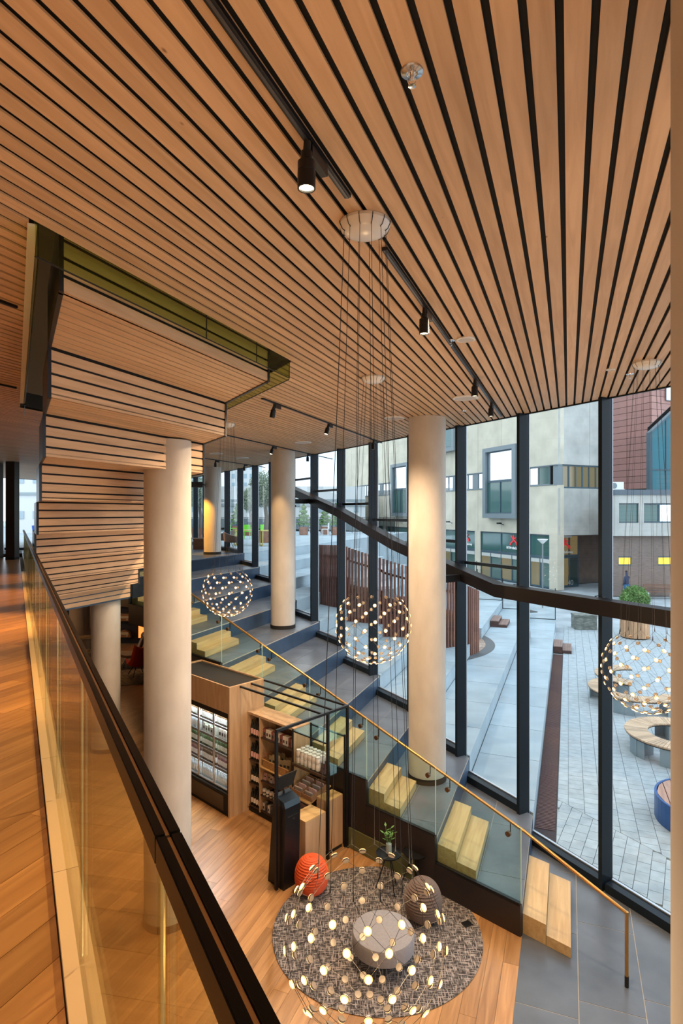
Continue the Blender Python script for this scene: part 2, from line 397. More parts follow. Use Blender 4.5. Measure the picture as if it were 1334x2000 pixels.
for i, t in enumerate(MT):
    Y = wallpt(t)[1]
    if 6 < Y < 18.2:
        z = next((z0+(z1-z0)*(Y-y0)/(y1-y0) for (y0, z0), (y1, z1) in zip(bpts, bpts[1:]) if y0 <= Y <= y1), None)
        if z:
            for d in (-.06, .06): part('bracket', MB().bar((*(wallY(Y, .27)+Vector((uX, uY))*d), z+.115), (*(wallY(Y, .19)+Vector((uX, uY))*d), z+.115), .015, .012), M_DARK, bm_)
def on_beam(Y):
    return next(z0+(z1-z0)*(Y-y0)/(y1-y0) for (y0, z0), (y1, z1) in zip(bpts, bpts[1:]) if y0 <= Y <= y1)
for (cx, cy, R) in ((1.549, 10.65, .335), (-1.624, 16.33, .335)):
    n = (cx*nX+cy*nY); yy = cy + (WALLN-.52-n)*nY + .0
    Y = cy + (7.25-n)*nY; z = on_beam(Y)
    d = Vector((nX, nY)); a = Vector((cx, cy)) + d*(R+.004); b = Vector((cx, cy)) + d*(7.248-n)
    part('strut', MB().bar((*a, z), (*b, z), .10, .13), M_DARK, bm_)
    for dz in (-.13, .13): part('bolt', MB().tube([(*a, z+dz), (*(a+d*.05), z+dz)], .03, 8), M_DARK, bm_)

# ---- concrete columns
COLS = [(-2.396, 8.117, .315, 0, 'thick pale concrete column standing on the oak floor behind the balcony rail'),
        (-5.58, 13.93, .33, 0, 'concrete column under the foot of the slatted stair beside the dark lounge'),
        (-8.75, 19.7, .33, 0, 'dim concrete column deep in the lounge under the landing'),
        (1.549, 10.65, .335, .8, 'tall concrete column standing low on the seating steps by the lowest box steps'),
        (-1.624, 16.33, .335, 2.4, 'concrete column standing halfway up the seating steps, with a light patch near its top'),
        (-4.90, 22.35, .32, 4.0, 'concrete column on the upper landing washed by orange light'),
        (-8.1, 28.2, .32, 4.0, 'farthest pale column beyond the orange-lit one'),
        (1.30, 1.65, .33, 0, 'column close to the camera filling the right edge, warm brown in the lamp light')]
STAIRZ = {0: 6.58, 1: 3.53, 2: 3.53}
for i, (x, y, R, z, lab) in enumerate(COLS):
    top = STAIRZ.get(i, CEIL)
    c = thing('concrete_column', lab, 'column', (x, y, z))
    h = top - z - .002
    part('shaft', MB().lathe([(R, .10), (R, h)], 48), M_COLUMN, c, True)
    part('base_ring', MB().lathe([(R+.012, .001), (R+.012, .10)], 48), mat('brown base ring', (.16, .07, .03), .5) if i == 0 else M_BLACK, c, True)
# ================================================================ seating stair inside
bl = thing('seating_stair', 'wide stepped seating of slate treads and navy risers rising beside the glass wall', 'seating stairs')
for n in range(1, 11):
    t0 = tn(n); t1 = tn(n+1) if n < 10 else t0-.01
    z = RISE*n
    if n == 10: t0, t1 = tn(10), tn(10)-.0
    if n < 10:
        P = [ST(s_P(t0), t0), ST(s_wall(t0, -.012), t0), ST(s_wall(t1, -.012), t1), ST(s_P(t1), t1)]
        part('riser', MB().prism(P, .002 if n < 8 else z-.44, z-.025), M_NAVY, bl)
        part('joint_bed', MB().prism(P, z-.0249, z-.0045), MATS['tile joint'], bl)
        lay(bl, 'tread_tile', M_SLATE, [ST(s_P(t0)+.01, t0), ST(s_wall(t0, -.012), t0), ST(s_wall(t1, -.012), t1+.003), ST(s_P(t1)+.01, t1+.003)], (aX, aY), ST(.3*n, t0-TREAD/2), TREAD/2, 1.4, z-.0044, z, .008, stag=.0, limit=60)
t0 = tn(10)
part('riser', MB().prism([ST(s_P(t0), t0), ST(s_wall(t0, -.012), t0), ST(s_wall(t0, -.012), t0-.06), ST(s_P(t0), t0-.06)], 3.6, 3.965), M_NAVY, bl)
# stringer wall facing the shop, one panel per tread
for n in range(1, 10):
    t0, t1 = tn(n), tn(n+1); z = RISE*n
    a, b = Vector(ST(s_P(t0), t0)), Vector(ST(s_P(t1), t1)); d = (b-a).normalized(); m = Vector((-d.y, d.x))
    if m.dot(Vector((aX, aY))) > 0: m = -m
    part('stringer_panel', MB().prism([tuple(a+d*.002), tuple(a+d*.002+m*.05), tuple(b-d*.002+m*.05), tuple(b-d*.002)], .002 if n < 8 else z-.46, z+.02), M_BROWNK, bl)
# olive green panel low in the stringer
Pd = Vector((ST(s_P(-3.4), -3.4)[0]-ST(s_P(-.6), -.6)[0], ST(s_P(-3.4), -3.4)[1]-ST(s_P(-.6), -.6)[1])).normalized()   # along the shop wall, away from the entrance
Pm = Vector((-Pd.y, Pd.x))
if Pm.dot(Vector((aX, aY))) < 0: Pm = -Pm                        # towards the stair
def PP(t, off=0): return Vector(ST(s_P(t), t)) + Pm*off
part('olive_panel', MB().prism([tuple(PP(-3.42, -.055)), tuple(PP(-3.42, -.075)), tuple(PP(-2.15, -.075)), tuple(PP(-2.15, -.055))], .01, .34), mat('olive panel', (.12, .13, .05), .5), bl, label='olive green panel low in the dark stringer')

# ---- oak box steps
ordn = ['lowest', 'second lowest', 'third', 'fourth', 'fifth', 'sixth', 'seventh', 'eighth', 'ninth', 'topmost']
for n in range(1, 11):
    t0 = tn(n); z0 = RISE*(n-1)
    base = ST(s_P(t0)+.05, t0)
    g = thing('box_steps', '%s oak two-step block climbing the seating stair%s' % (ordn[n-1], ', standing on the slate floor at the foot' if n == 1 else ' behind the glass balustrade'), 'box steps', (*base, z0))
    D = 1.05 if n == 3 else 1.42
    for k, name in ((0, 'upper_step'), (1, 'lower_step')):
        ta, tb = t0 + .30*k + .004, t0 + .30*(k+1); h = .267 - .133*k
        q = [ST(s_P(ta)+.05, ta), ST(s_P(tb)+.05, tb), ST(s_P(tb)+.05+D, tb), ST(s_P(ta)+.05+D, ta)]
        q = [(x-base[0], y-base[1]) for x, y in q]
        part(name, MB().prism(q, .002, h), M_OAK, g)

# ---- glass balustrade of the seating stair with brass handrail
def rail_z(t):
    if t < T1: return RISE*(1 + (T1-t)/TREAD) + .98
    return 1.376 - .43*(t-T1)
bg_ = thing('stair_balustrade', 'clear green-edged glass balustrade stepping up along the seating stair', 'balustrade')
for n in range(1, 10):
    t0, t1 = tn(n)-.012, tn(n+1)+.004; zb = RISE*n + .03
    a0, a1 = PP(t0, -.022), PP(t0, -.010); b0, b1 = PP(t1, -.022), PP(t1, -.010)
    za, zt = rail_z(t0)+.04, rail_z(t1)+.04
    part('glass_panel', MB().hexa([(*a0, zb), (*a1, zb), (*b1, zb), (*b0, zb)], [(*a0, za), (*a1, za), (*b1, zt), (*b0, zt)]), M_TEAL, bg_)
    e0, e1 = PP(t0+.006, -.024), PP(t0+.006, -.008)
    part('panel_edge', MB().bar((*PP(t0+.004, -.016), zb), (*PP(t0+.004, -.016), za), .012, .012), mat('glass edge', (.50, .74, .70), .2), bg_)
    part('base_channel', MB().hexa([(*PP(t0, -.05), zb-.03), (*PP(t0, -.001), zb-.03), (*PP(t1, -.001), zb-.03), (*PP(t1, -.05), zb-.03)],
                                   [(*PP(t0, -.05), zb+.012), (*PP(t0, -.001), zb+.012), (*PP(t1, -.001), zb+.012), (*PP(t1, -.05), zb+.012)]), M_DARK, bg_)
# top guard of the landing
hr = thing('handrail', 'brass handrail running down beside the glass and ending in a post on the slate floor', 'handrail')
pts = [(*PP(tn(10), .06), rail_z(tn(10))-.02), (*PP(T1, .06), rail_z(T1)-.02), (*PP(.62, .06), .87)]
part('rail', MB().tube(pts, .021, 10), M_BRASS, hr, True)
part('end_post', MB().tube([(*PP(.62, .06), .885), (*PP(.62, .06), .13)], .021, 10), M_BRASS, hr, True)
part('post_sleeve', MB().tube([(*PP(.62, .06), .13), (*PP(.62, .06), .001)], .024, 10), M_BLACK, hr, True)
for n in range(1, 10):
    for t in ((tn(n)-.14, tn(n+1)+.18) if n > 1 else (tn(1)-.18, tn(2)+.18)):
        z = rail_z(t)-.16; a = PP(t, -.009); b = PP(t, .05)
        f = part('fixing', MB().tube([(*PP(t, -.03), z), (*PP(t, .008), z)], .036, 14), mat('bronze disc', (.16, .09, .05), .35, .8), hr, True)
        part('arm', MB().tube([(*PP(t, .008), z), (*b, z), (*b, z+.12)], .008, 6), M_DARK, f)

# ================================================================ upper stair with slatted underside
UN0, UN1 = .245, 2.43
us = thing('upper_stair', 'broad stair seen from below, its stepped underside clad in pale pine slats', 'staircase')
UR, UT = .43, .79
def ut(k): return -4.19 - UT*(k-1)
def uz(k): return EYE + 1.43 - UR*(k-1)
def uq(t, n): return ST(s_n(t, n), t)
def board_v(t, z0, z1, th=.012):      # upright board in a riser face (its face looks towards +t)
    return MB().prism([uq(t, UN0+.03), uq(t, UN1-.03), uq(t-th, UN1-.03), uq(t-th, UN0+.03)], z0, z1)
def board_h(t0, t1, z, th=.012):
    return MB().prism([uq(t0, UN0+.03), uq(t0, UN1-.03), uq(t1, UN1-.03), uq(t1, UN0+.03)], z, z+th)
dk = MB()
for k in range(1, 9):
    z1, z0 = uz(k), uz(k+1); t = ut(k); nb = 4; p = UR/nb
    for j in range(nb):
        part('riser_slat', board_v(t, z0+p*j+(.0 if j == 0 else .0), z0+p*(j+1)-.022), M_SLAT, us)
    dk.prism([uq(t-.025, UN0+.02), uq(t-.025, UN1-.02), uq(t-.04, UN1-.02), uq(t-.04, UN0+.02)], z0, z1+.02)
    if k < 8:
        tt0, tt1 = t-.021, ut(k+1); m = 7; q = (tt0-tt1)/m
        for j in range(m): part('soffit_slat', board_h(tt0-q*j, tt0-q*(j+1)+.022, z0), M_SLAT, us)
        dk.prism([uq(t, UN0+.02), uq(t, UN1-.02), uq(tt1, UN1-.02), uq(tt1, UN0+.02)], z0+.022, z0+.035)
# top landing soffit and fascia
TF = -3.07; m = 10; q = (TF-ut(1))/m
for j in range(m): part('soffit_slat', board_h(TF-q*j, TF-q*(j+1)+.022, uz(1)), M_SLAT, us)
dk.prism([uq(TF, UN0+.02), uq(TF, UN1-.02), uq(ut(1), UN1-.02), uq(ut(1), UN0+.02)], uz(1)+.022, uz(1)+.035)
for j in range(9): part('fascia_slat', board_v(TF+.021, uz(1)+.115*j, uz(1)+.115*(j+1)-.026), M_SLAT, us)
dk.prism([uq(TF-.01, UN0+.02), uq(TF-.01, UN1-.02), uq(TF-.03, UN1-.02), uq(TF-.03, UN0+.02)], uz(1), uz(1)+1.05)
part('backing', dk, M_BLACK, us)
# black side cheeks following the stepped profile
for n_, nm in ((UN0, 'cheek'), (UN1, 'cheek')):
    mb = MB(); w_ = .03; d = -1 if n_ == UN0 else 1
    def seg(ta, tb, z0, z1):
        mb.prism([uq(ta, n_), uq(ta, n_-w_*d), uq(tb, n_-w_*d), uq(tb, n_)], z0, z1)
    seg(TF+.03, TF-.02, uz(1)-.012, uz(1)+1.0); seg(TF, ut(1)+.01, uz(1)-.012, uz(1)+.5)
    for k in range(1, 9):
        seg(ut(k)+.012, ut(k)-.03, uz(k+1)-.012, uz(k)+.0)
        seg(ut(k), (ut(k+1) if k < 8 else ut(8)-.1), uz(k+1)-.012, uz(k+1)+.42)
    part(nm, mb, M_DARK, us)
# treads seen from above through the opening
for k in range(1, 9):
    part('tread', MB().prism([uq(ut(k)-.1, UN0+.03), uq(ut(k)-.1, UN1-.03), uq(ut(k)-UT-.1, UN1-.03), uq(ut(k)-UT-.1, UN0+.03)], uz(k+1)+.30, uz(k+1)+.36), M_OAK, us)
part('top_landing', MB().prism([uq(TF-.04, UN0+.03), uq(TF-.04, UN1-.03), uq(ut(1)-.1, UN1-.03), uq(ut(1)-.1, UN0+.03)], uz(1)+.6, uz(1)+.7), M_OAK, us)

# ---- smoked glass hanging round the opening, and the shaft above it
sg = thing('smoke_screen', 'row of green smoked glass panes hanging from the ceiling round the stair opening', 'glass screen')
def pane_on(pa, pb, z0, z1, th=.01): return MB().wallseg(pa, pb, z0, z1, th)
OPA = lambda s: ST(s, OP_T0-.02)
s0, s1 = s_n(OP_T0, OP_N0)+.02, s_n(OP_T0, OP_N1)-.02
cuts_ = [s0, s0+1.33, s0+2.45, s1]
cuts_ = [s0, s0+(s1-s0)*.52, s0+(s1-s0)*.78, s1]
for a, b in zip(cuts_, cuts_[1:]):
    part('glass_pane', pane_on(OPA(a+.004), OPA(b-.004), CEIL-.20, CEIL+.25), M_SMOKE, sg)
    part('edge_strip', MB().bar((*OPA(b-.002), CEIL-.2), (*OPA(b-.002), CEIL+.0), .008, .012), M_BLACK, sg)
    part('edge_strip', MB().bar((*OPA(a), CEIL-.2), (*OPA(b), CEIL-.2), .012, .006), M_BLACK, sg)
for n_ in (OP_N1-.01,):
    t_ = OP_T0-.05
    for k in range(4):
        ta, tb = t_-1.25*k, t_-1.25*(k+1)+.01
        part('glass_pane', pane_on(uq(ta, n_), uq(tb, n_), CEIL-.20, CEIL+.25), M_SMOKE, sg)
        part('edge_strip', MB().bar((*uq(ta, n_), CEIL-.2), (*uq(tb, n_), CEIL-.2), .012, .006), M_BLACK, sg)
for k in range(4):
    ta, tb = OP_T0-.05-1.25*k, OP_T0-.05-1.25*(k+1)+.01
    part('glass_pane', pane_on(uq(ta, OP_N0+.02), uq(tb, OP_N0+.02), CEIL-.20, CEIL+.25), M_SMOKE, sg)
    part('white_trim', MB().bar((*uq(ta, OP_N0-.012), CEIL-.005), (*uq(tb, OP_N0-.012), CEIL-.005), .05, .012), M_WHITE, sg)
# shaft walls of the storey above
def shaft(a, b, nm='wall_shaft'): struct(nm, MB().wallseg(a, b, CEIL+.26, CEIL+3.2, .05), mat('shaft wall', (.16, .12, .08), .8))
lamp('POINT', (*uq(-4.5, 1.6), CEIL+1.9), 70, (1, .74, .45), .3)          # added to lighten the shaft, no fitting there
shaft(uq(OP_T0+.08, OP_N0-.4), uq(OP_T0+.08, OP_N1+.3)); shaft(uq(OP_T0, OP_N1+.3), uq(OP_T1, OP_N1+.3)); shaft(uq(OP_T1, OP_N1+.3), uq(OP_T1, OP_N0-.4)); shaft(uq(OP_T1, OP_N0-.4), uq(OP_T0, OP_N0-.4))
struct('ceiling', MB().prism([uq(OP_T0+.2, OP_N0-.5), uq(OP_T0+.2, OP_N1+.5), uq(OP_T1-.2, OP_N1+.5), uq(OP_T1-.2, OP_N0-.5)], CEIL+3.2, CEIL+3.3), MATS['shaft wall'])

# ================================================================ balcony balustrade
bb = thing('balcony_balustrade', 'amber-tinted glass balustrade with a black grooved cap rail in the foreground', 'balustrade')
joints = [-.6, .325, 1.6, 2.95, 4.3, 5.65, 7.0, 8.35, 9.7, 11.05, 12.4, 13.75, 15.1, 16.45, 17.8]
CN = .203
RZ = EYE - .50
for a, b in zip(joints, joints[1:]):
    a += .62 if a > .3 else .62; b += .62
    part('glass_pane', MB().wallseg(NC(CN, a+.004), NC(CN, b-.004), BALC+.03, RZ-.005, .016), M_BGLASS, bb)
    part('pane_edge', MB().bar((*NC(CN, a), BALC+.06), (*NC(CN, a), RZ-.02), .005, .010), mat('pale glass edge', (.42, .46, .38), .3), bb)
for a, b in ((-1.5, .905), (.912, 18.4)):
    part('cap_rail', MB().wallseg(NC(CN-.0105, a), NC(CN-.0105, b), RZ, RZ+.012, .013).wallseg(NC(CN+.0105, a), NC(CN+.0105, b), RZ, RZ+.012, .013).wallseg(NC(CN, a), NC(CN, b), RZ-.006, RZ+.004, .01)
         .wallseg(NC(CN-.0175, a), NC(CN-.0175, b), RZ-.03, RZ+.011, .003).wallseg(NC(CN+.0175, a), NC(CN+.0175, b), RZ-.03, RZ+.011, .003), mat('polished black', (.008, .007, .006), .3, spec=.08), bb)
    part('groove_strip', MB().wallseg(NC(CN, a), NC(CN, b), RZ+.004, RZ+.008, .006), mat('groove highlight', (.55, .38, .20), .3, .7), bb)  # bright strip set in as the highlight along the groove
for a in range(14):
    c0, c1 = -1.2+1.35*a, -1.2+1.35*(a+1)-.004
    part('base_cover', MB().wallseg(NC(.195, c0), NC(.195, c1), BALC+.001, BALC+.03, .10), mat('cream trim', (.80, .62, .42), .35), bb)
struct('trim_1', MB().wallseg(NC(.252, -4), NC(.252, 17.0), BALC-.45, BALC+.025, .014), mat('edge trim', (.5, .36, .2), .4))

# ================================================================ ceiling fittings
def track(t, s0, s1, lab):
    o = thing('lighting_track', lab, 'light track', (*ST(s0, t), CEIL))
    b = Vector(ST(s1, t))-Vector(ST(s0, t)); e = Vector((eX, eY))*.018; mb = MB()
    mb.prism([(e.x, e.y), (-e.x, -e.y), (b.x-e.x, b.y-e.y), (b.x+e.x, b.y+e.y)], -.022, -.001)
    part('track_body', mb, M_DARK, o)
    g = MB(); e2 = e*.35; g.prism([(e2.x, e2.y), (-e2.x, -e2.y), (b.x-e2.x, b.y-e2.y), (b.x+e2.x, b.y+e2.y)], -.026, -.0221)
    part('track_slot', g, mat('track grey', (.10, .10, .11), .3, .6), o)
T_A, T_B, T_C, T_D = -1.10, -4.25, -7.02, -10.68
track(T_A, .9, 2.95, 'black lighting track nearest the camera, ending just before the round white canopy')
track(T_A, 3.62, 10.7, 'long black lighting track running from the near canopy to the glass wall')
track(T_B, 7.75, 13.75, 'black lighting track beyond the smoked glass opening')
track(T_B, 1.2, s_n(T_B, OP_N0)-.12, 'short black lighting track left of the stair opening, nearer one')
track(T_C, 8.95, 17.4, 'black lighting track passing in front of the halfway column')
track(T_C, 3.0, s_n(T_C, OP_N0)-.12, 'short black lighting track left of the stair opening, farther one')
track(T_D, 13.0, 19.7, 'black lighting track over the upper landing')
def spotlight(t, Y, lab, tilt=(0, 0), power=40, first=None):
    X = (t + .3595*Y)/.9331; X0, Y0 = X, Y
    o = thing('track_spotlight', lab, 'spotlight', (X, Y, CEIL-.027), 0)
    ad = MB(); d = Vector((aX, aY)); e = Vector((eX, eY))*.017
    a, b = d*.02, d*.20
    ad.prism([(a.x+e.x, a.y+e.y), (a.x-e.x, a.y-e.y), (b.x-e.x, b.y-e.y), (b.x+e.x, b.y+e.y)], -.055, 0)
    part('driver_box', ad, M_DARK, o)
    part('stem', MB().tube([(0, 0, 0), (-.004, 0, -.05)], .017, 10), M_BLACK, o, True)
    tx, ty = tilt
    R = Matrix.Rotation(rad(ty), 4, 'Y') @ Matrix.Rotation(rad(tx), 4, 'X')
    bd = part('lamp_body', MB().lathe([(.026, .0), (.026, -.035), (.040, -.045), (.040, -.085), (.038, -.087), (.038, -.089), (.041, -.091), (.041, -.165), (.034, -.165), (.034, -.155)], 24), M_DARK, o, True, loc=(-.004, 0, -.048), rot=(rad(tx), rad(ty), 0))
    part('lens', MB().lathe([(.0335, -.157), (.0335, -.155)], 20), emit('spot lens', (1, .80, .50), 9), bd)
    dirv = R.to_3x3() @ Vector((0, 0, -1)); p = Vector((X, Y, CEIL-.08)) + dirv*.19
    lamp('SPOT', p, power, (1, .58, .24), .03, p+dirv, 62, .6)
spotlight(T_A, 2.66, 'black track spotlight nearest the camera with its lens glowing', (0, 0), 60)
spotlight(T_A, 4.83, 'black track spotlight between the near canopy and the round speaker', (0, 0), 60)
spotlight(T_A, 7.43, 'black track spotlight beside the wide flat ceiling disc', (0, 0), 60)
spotlight(T_A, 9.0, 'last small black track spotlight before the glass wall, right of the tall column', (0, 0), 60)
spotlight(T_B, 9.12, 'black track spotlight just beyond the smoked glass corner', (8, 12), 70)
spotlight(T_B, 11.17, 'tilted black track spotlight between the smoked glass and the pendant cables', (-14, 14), 70)
spotlight(T_B, 13.75, 'black track spotlight hidden among pendant cables near the glass wall', (0, 0), 60)
spotlight(T_C, 14.98, 'tilted black spotlight left of the halfway column top', (-14, 12), 70)
spotlight(T_C, 17.0, 'black spotlight right in front of the halfway column top', (0, 0), 60)
spotlight(T_D, 20.8, 'farthest lit spotlight over the upper landing', (0, 0), 80)
spotlight(T_D, 19.1, 'spotlight half hidden by the stair over the upper landing', (0, 0), 80)
def disc(x, y, r, lab, cat, kind, h=.012):
    o = thing(kind, lab, cat, (x, y, CEIL-.0005))
    part('rim', MB().lathe([(r, 0), (r, -h), (r*.86, -h*1.3), (r*.84, -h*.5)], 36), M_WHITE, o, True)
    part('grille', MB().lathe([(r*.84, -.004), (r*.84, -h*.95)], 36), mat('grille grey', (.52, .50, .49), .6), o)
disc(1.22, 5.78, .092, 'round white ceiling speaker beside a sprinkler', 'speaker', 'ceiling_speaker')
disc(1.84, 8.73, .19, 'wide flat white air disc beside the third spotlight', 'air vent', 'ceiling_vent', .018)
disc(.95, 10.6, .19, 'flat white air disc in front of the tall column top', 'air vent', 'ceiling_vent', .018)
disc(-.93, 14.3, .2, 'flat white air disc left of the halfway column', 'air vent', 'ceiling_vent', .018)
disc(-3.1, 18.4, .2, 'flat white air disc over the upper landing', 'air vent', 'ceiling_vent', .018)
disc(-3.62, 17.0, .2, 'second flat white air disc over the upper landing, nearer the stair', 'air vent', 'ceiling_vent', .018)
disc(3.2, 7.0, .05, 'tiny white sensor disc near the right edge', 'sensor', 'ceiling_sensor')
def sprinkler(x, y, lab, r=.045):
    o = thing('sprinkler', lab, 'sprinkler', (x, y, CEIL-.0005))
    part('rose', MB().lathe([(r, 0), (r*.95, -.006), (r*.5, -.010), (r*.42, -.004), (r*.34, -.012)], 28), M_CHROME, o, True)
    part('stem', MB().lathe([(.009, -.008), (.009, -.03), (.006, -.03), (.006, -.034)], 12), M_CHROME, o, True)
    mb = MB()
    for d in (-1, 1): mb.tube([(.009*d, 0, -.028), (.014*d, 0, -.040), (.004*d, 0, -.056)], .002, 5)
    part('yoke', mb, M_CHROME, o)
    part('deflector', MB().lathe([(.004, -.054), (.015, -.057), (.015, -.059), (.004, -.060)], 16), M_CHROME, o)
sprinkler(.272, 2.27, 'chrome sprinkler on the near slats at the top of the picture')
sprinkler(1.08, 5.83, 'chrome sprinkler beside the round white speaker')
sprinkler(3.55, 7.25, 'chrome sprinkler beside the right-hand canopy')
sprinkler(2.05, 9.9, 'small sprinkler just before the glass wall, right of the tall column')
# ================================================================ mesh pendants
PR = .47
def disc_mesh():
    return MB().lathe([(.006, -.006), (.021, -.005), (.0235, 0), (.0225, .004), (.005, .0045)], 14).mesh('lamp_disc', mat('dark disc', (.032, .025, .021), .5, 0), True)
def lens_mesh():
    me = MB().lathe([(.0225, .0042), (.0205, .0085), (.0165, .0105), (.011, .0118), (.003, .012)], 14).mesh('lens', [emit('led lens', (1, .82, .55), 7), emit('led halo', (1, .46, .14), 2.6)], True)  # outer band painted orange as the bloom halo of each lens
    for i, p in enumerate(me.polygons): p.material_index = 1 if i < 28 else 0
    return me
M_CORD = mat('black cord', (.012, .010, .010), .6)
DM, LM = disc_mesh(), lens_mesh()
PW = .0014
def pendant(x, y, zc, lab, canopy_y=None):
    o = thing('mesh_pendant', lab, 'pendant light', (x, y, zc))
    rows = []
    for i in range(10):
        th = rad(51 + 12.4*i); ph0 = (i % 2)*PI/12
        rows.append([(th, ph0 + k*PI/6) for k in range(12)])
    pos = lambda th, ph, R=PR: Vector((R*math.sin(th)*math.cos(ph), R*math.sin(th)*math.sin(ph), R*math.cos(th)))
    for rw in rows:
        for th, ph in rw:
            p = pos(th, ph); d = link('lamp_disc', DM, o, p, p.normalized().to_track_quat('Z', 'Y').to_euler())
            link('lens', LM, d)
    mb = MB()
    for i in range(9):
        for k in range(12):
            a = pos(*rows[i][k])
            for j in ((k, k-1) if i % 2 == 0 else (k, (k+1) % 12)): mb.tube([a, pos(*rows[i+1][j])], PW, 3, False)
    top = CEIL - zc
    clips = []
    for k in range(12):
        ph = PI/12 + k*PI/6; c = Vector((PR*.60*math.cos(ph), PR*.60*math.sin(ph), PR*math.cos(rad(51))+.10)); clips.append(c)
        mb.tube([c, pos(*rows[0][k])], PW, 3, False); mb.tube([c, pos(*rows[0][(k+1) % 12])], PW, 3, False)
    part('wire_mesh', mb, M_CORD, o)
    for k, c in enumerate(clips):
        ph = PI/12 + k*PI/6; rc = .125
        t1 = Vector((rc*math.cos(ph), rc*math.sin(ph), top-.045)); t2 = Vector((rc*.9*math.cos(ph), rc*.9*math.sin(ph), top-.075))
        part('suspension_cable', MB().tube([c+Vector((0, 0, .03)), t1], .0015, 4, False), M_CORD, o)
        part('cable_clip', MB().tube([c-Vector((0, 0, .004)), c+Vector((0, 0, .045))], [.0055, .0025], 6), M_CORD, o)
    part('canopy', MB().lathe([(.146, top-.001), (.150, top-.02), (.135, top-.050), (.10, top-.068), (.04, top-.078), (.01, top-.08)], 40), mat('canopy white', (.78, .76, .72), .25), o, True)
    for k in range(12):
        ph = PI/12 + k*PI/6
        part('canopy_cord', MB().tube([(r*math.cos(ph), r*math.sin(ph), top+z) for r, z in ((.152, -.006), (.151, -.021), (.137, -.052), (.12, -.062))], .0022, 4, False), M_CORD, o)
    lamp('POINT', (x, y, zc-.05), 62, (1, .66, .34), .12)
pendant(.137, 3.46, EYE-2.50, 'large spherical mesh pendant of small glowing discs hanging over the round rug in the foreground')
pendant(.40, 7.42, EYE-1.42, 'spherical mesh pendant of glowing discs hanging left of the tall column')
pendant(-2.19, 11.3, EYE-1.52, 'smallest looking mesh pendant of glowing discs, hanging before the upper treads beside the slatted stair')
pendant(3.46, 6.68, EYE-1.79, 'mesh pendant of glowing discs cut by the right edge, seen against the paved plaza')
# ================================================================ the little shop along the stringer
SHX, SHY = -1.452, 11.36
SHA = math.atan2(-Pd.y, -Pd.x)
def SH(x, y): return (SHX + math.cos(SHA)*x - math.sin(SHA)*y, SHY + math.sin(SHA)*x + math.cos(SHA)*y)
Q_ = PP(-5.44, -.075); SHX, SHY = Q_.x, Q_.y
M_SHELF = mat('dark shelf', (.05, .028, .02), .5)
# fridge cabinet
g = thing('fridge_cabinet', 'tall oak-clad cabinet with a black top and a brightly lit glass-door drinks fridge', 'fridge', (*SH(0, 0), 0), SHA)
W0 = -2.14
part('end_panel', MB().box(-.045, -.81, 0, 0, 0, 2.39), M_OAKV, g)
part('end_panel', MB().box(W0, -.81, 0, W0+.045, 0, 2.39), M_OAKV, g)
part('top_fascia', MB().box(W0+.046, -.81, 1.90, -.046, -.78, 2.39), M_OAKV, g)
part('top_board', MB().box(W0+.046, -.779, 2.33, -.046, -.03, 2.365), M_BLACK, g)
part('back_fascia', MB().box(W0+.046, -.029, 1.9, -.046, 0, 2.39), M_OAKV, g)
part('back_panel', MB().box(W0+.046, -.05, .05, -.046, -.03, 1.89), mat('fridge white', (.8, .8, .8), .4), g)
part('surround', MB().box(W0+.046, -.80, 1.80, -.046, -.70, 1.895).box(-.085, -.80, .42, -.046, -.70, 1.80).box(W0+.046, -.80, .42, W0+.085, -.70, 1.80), M_BLACK, g)
part('base', MB().box(W0+.046, -.79, .0, -.046, -.06, .40), M_BLACK, g)
part('vent_panel', MB().box(-1.9, -.799, .06, -.2, -.792, .34), mat('dark brown metal', (.035, .016, .01), .4), g)
fs = [.43, .76, 1.04, 1.31, 1.56]
for z in fs:
    part('wire_shelf', MB().box(W0+.09, -.70, z-.012, -.09, -.08, z), M_CHROME, g)
    part('price_rail', MB().box(W0+.09, -.722, z-.035, -.09, -.702, z+.008), mat('price rail', (.22, .24, .26), .3), g)
    part('light_strip', MB().box(W0+.09, -.69, z-.022, -.09, -.67, z-.014), emit('fridge led', (.95, 1, .98), 22, True), g)
part('light_strip', MB().box(W0+.09, -.69, 1.785, -.09, -.66, 1.797), MATS['fridge led'], g)
for k in range(4):
    x1 = -.087-.516*k; x0 = x1-.516
    if x0 < W0+.05: x0 = W0+.087
    d = part('door', MB().box(x0+.004, -.735, .43, x1-.004, -.727, 1.79), M_WGLASS, g)
    part('door_frame', MB().box(x0, -.742, .42, x0+.022, -.724, 1.80).box(x1-.022, -.742, .42, x1, -.724, 1.80).box(x0, -.742, .42, x1, -.724, .44), mat('satin steel', (.6, .61, .62), .3, .8), d)
def bottle_mesh(nm, r, h, m, seg=10, neck=.32):
    hb = h*(1-neck)
    return MB().lathe([(r*.9, 0), (r, .006), (r, hb), (r*.38, hb+h*neck*.45), (r*.36, h-.012), (r*.42, h-.011), (r*.42, h)], seg).mesh(nm, m, True)
def label_mesh(r, z0, z1, m): return MB().lathe([(r+.0008, z0), (r+.0008, z1)], 10).mesh('paper_label', m, True)
M_WLAB = mat('white label', (.85, .85, .83), .5)
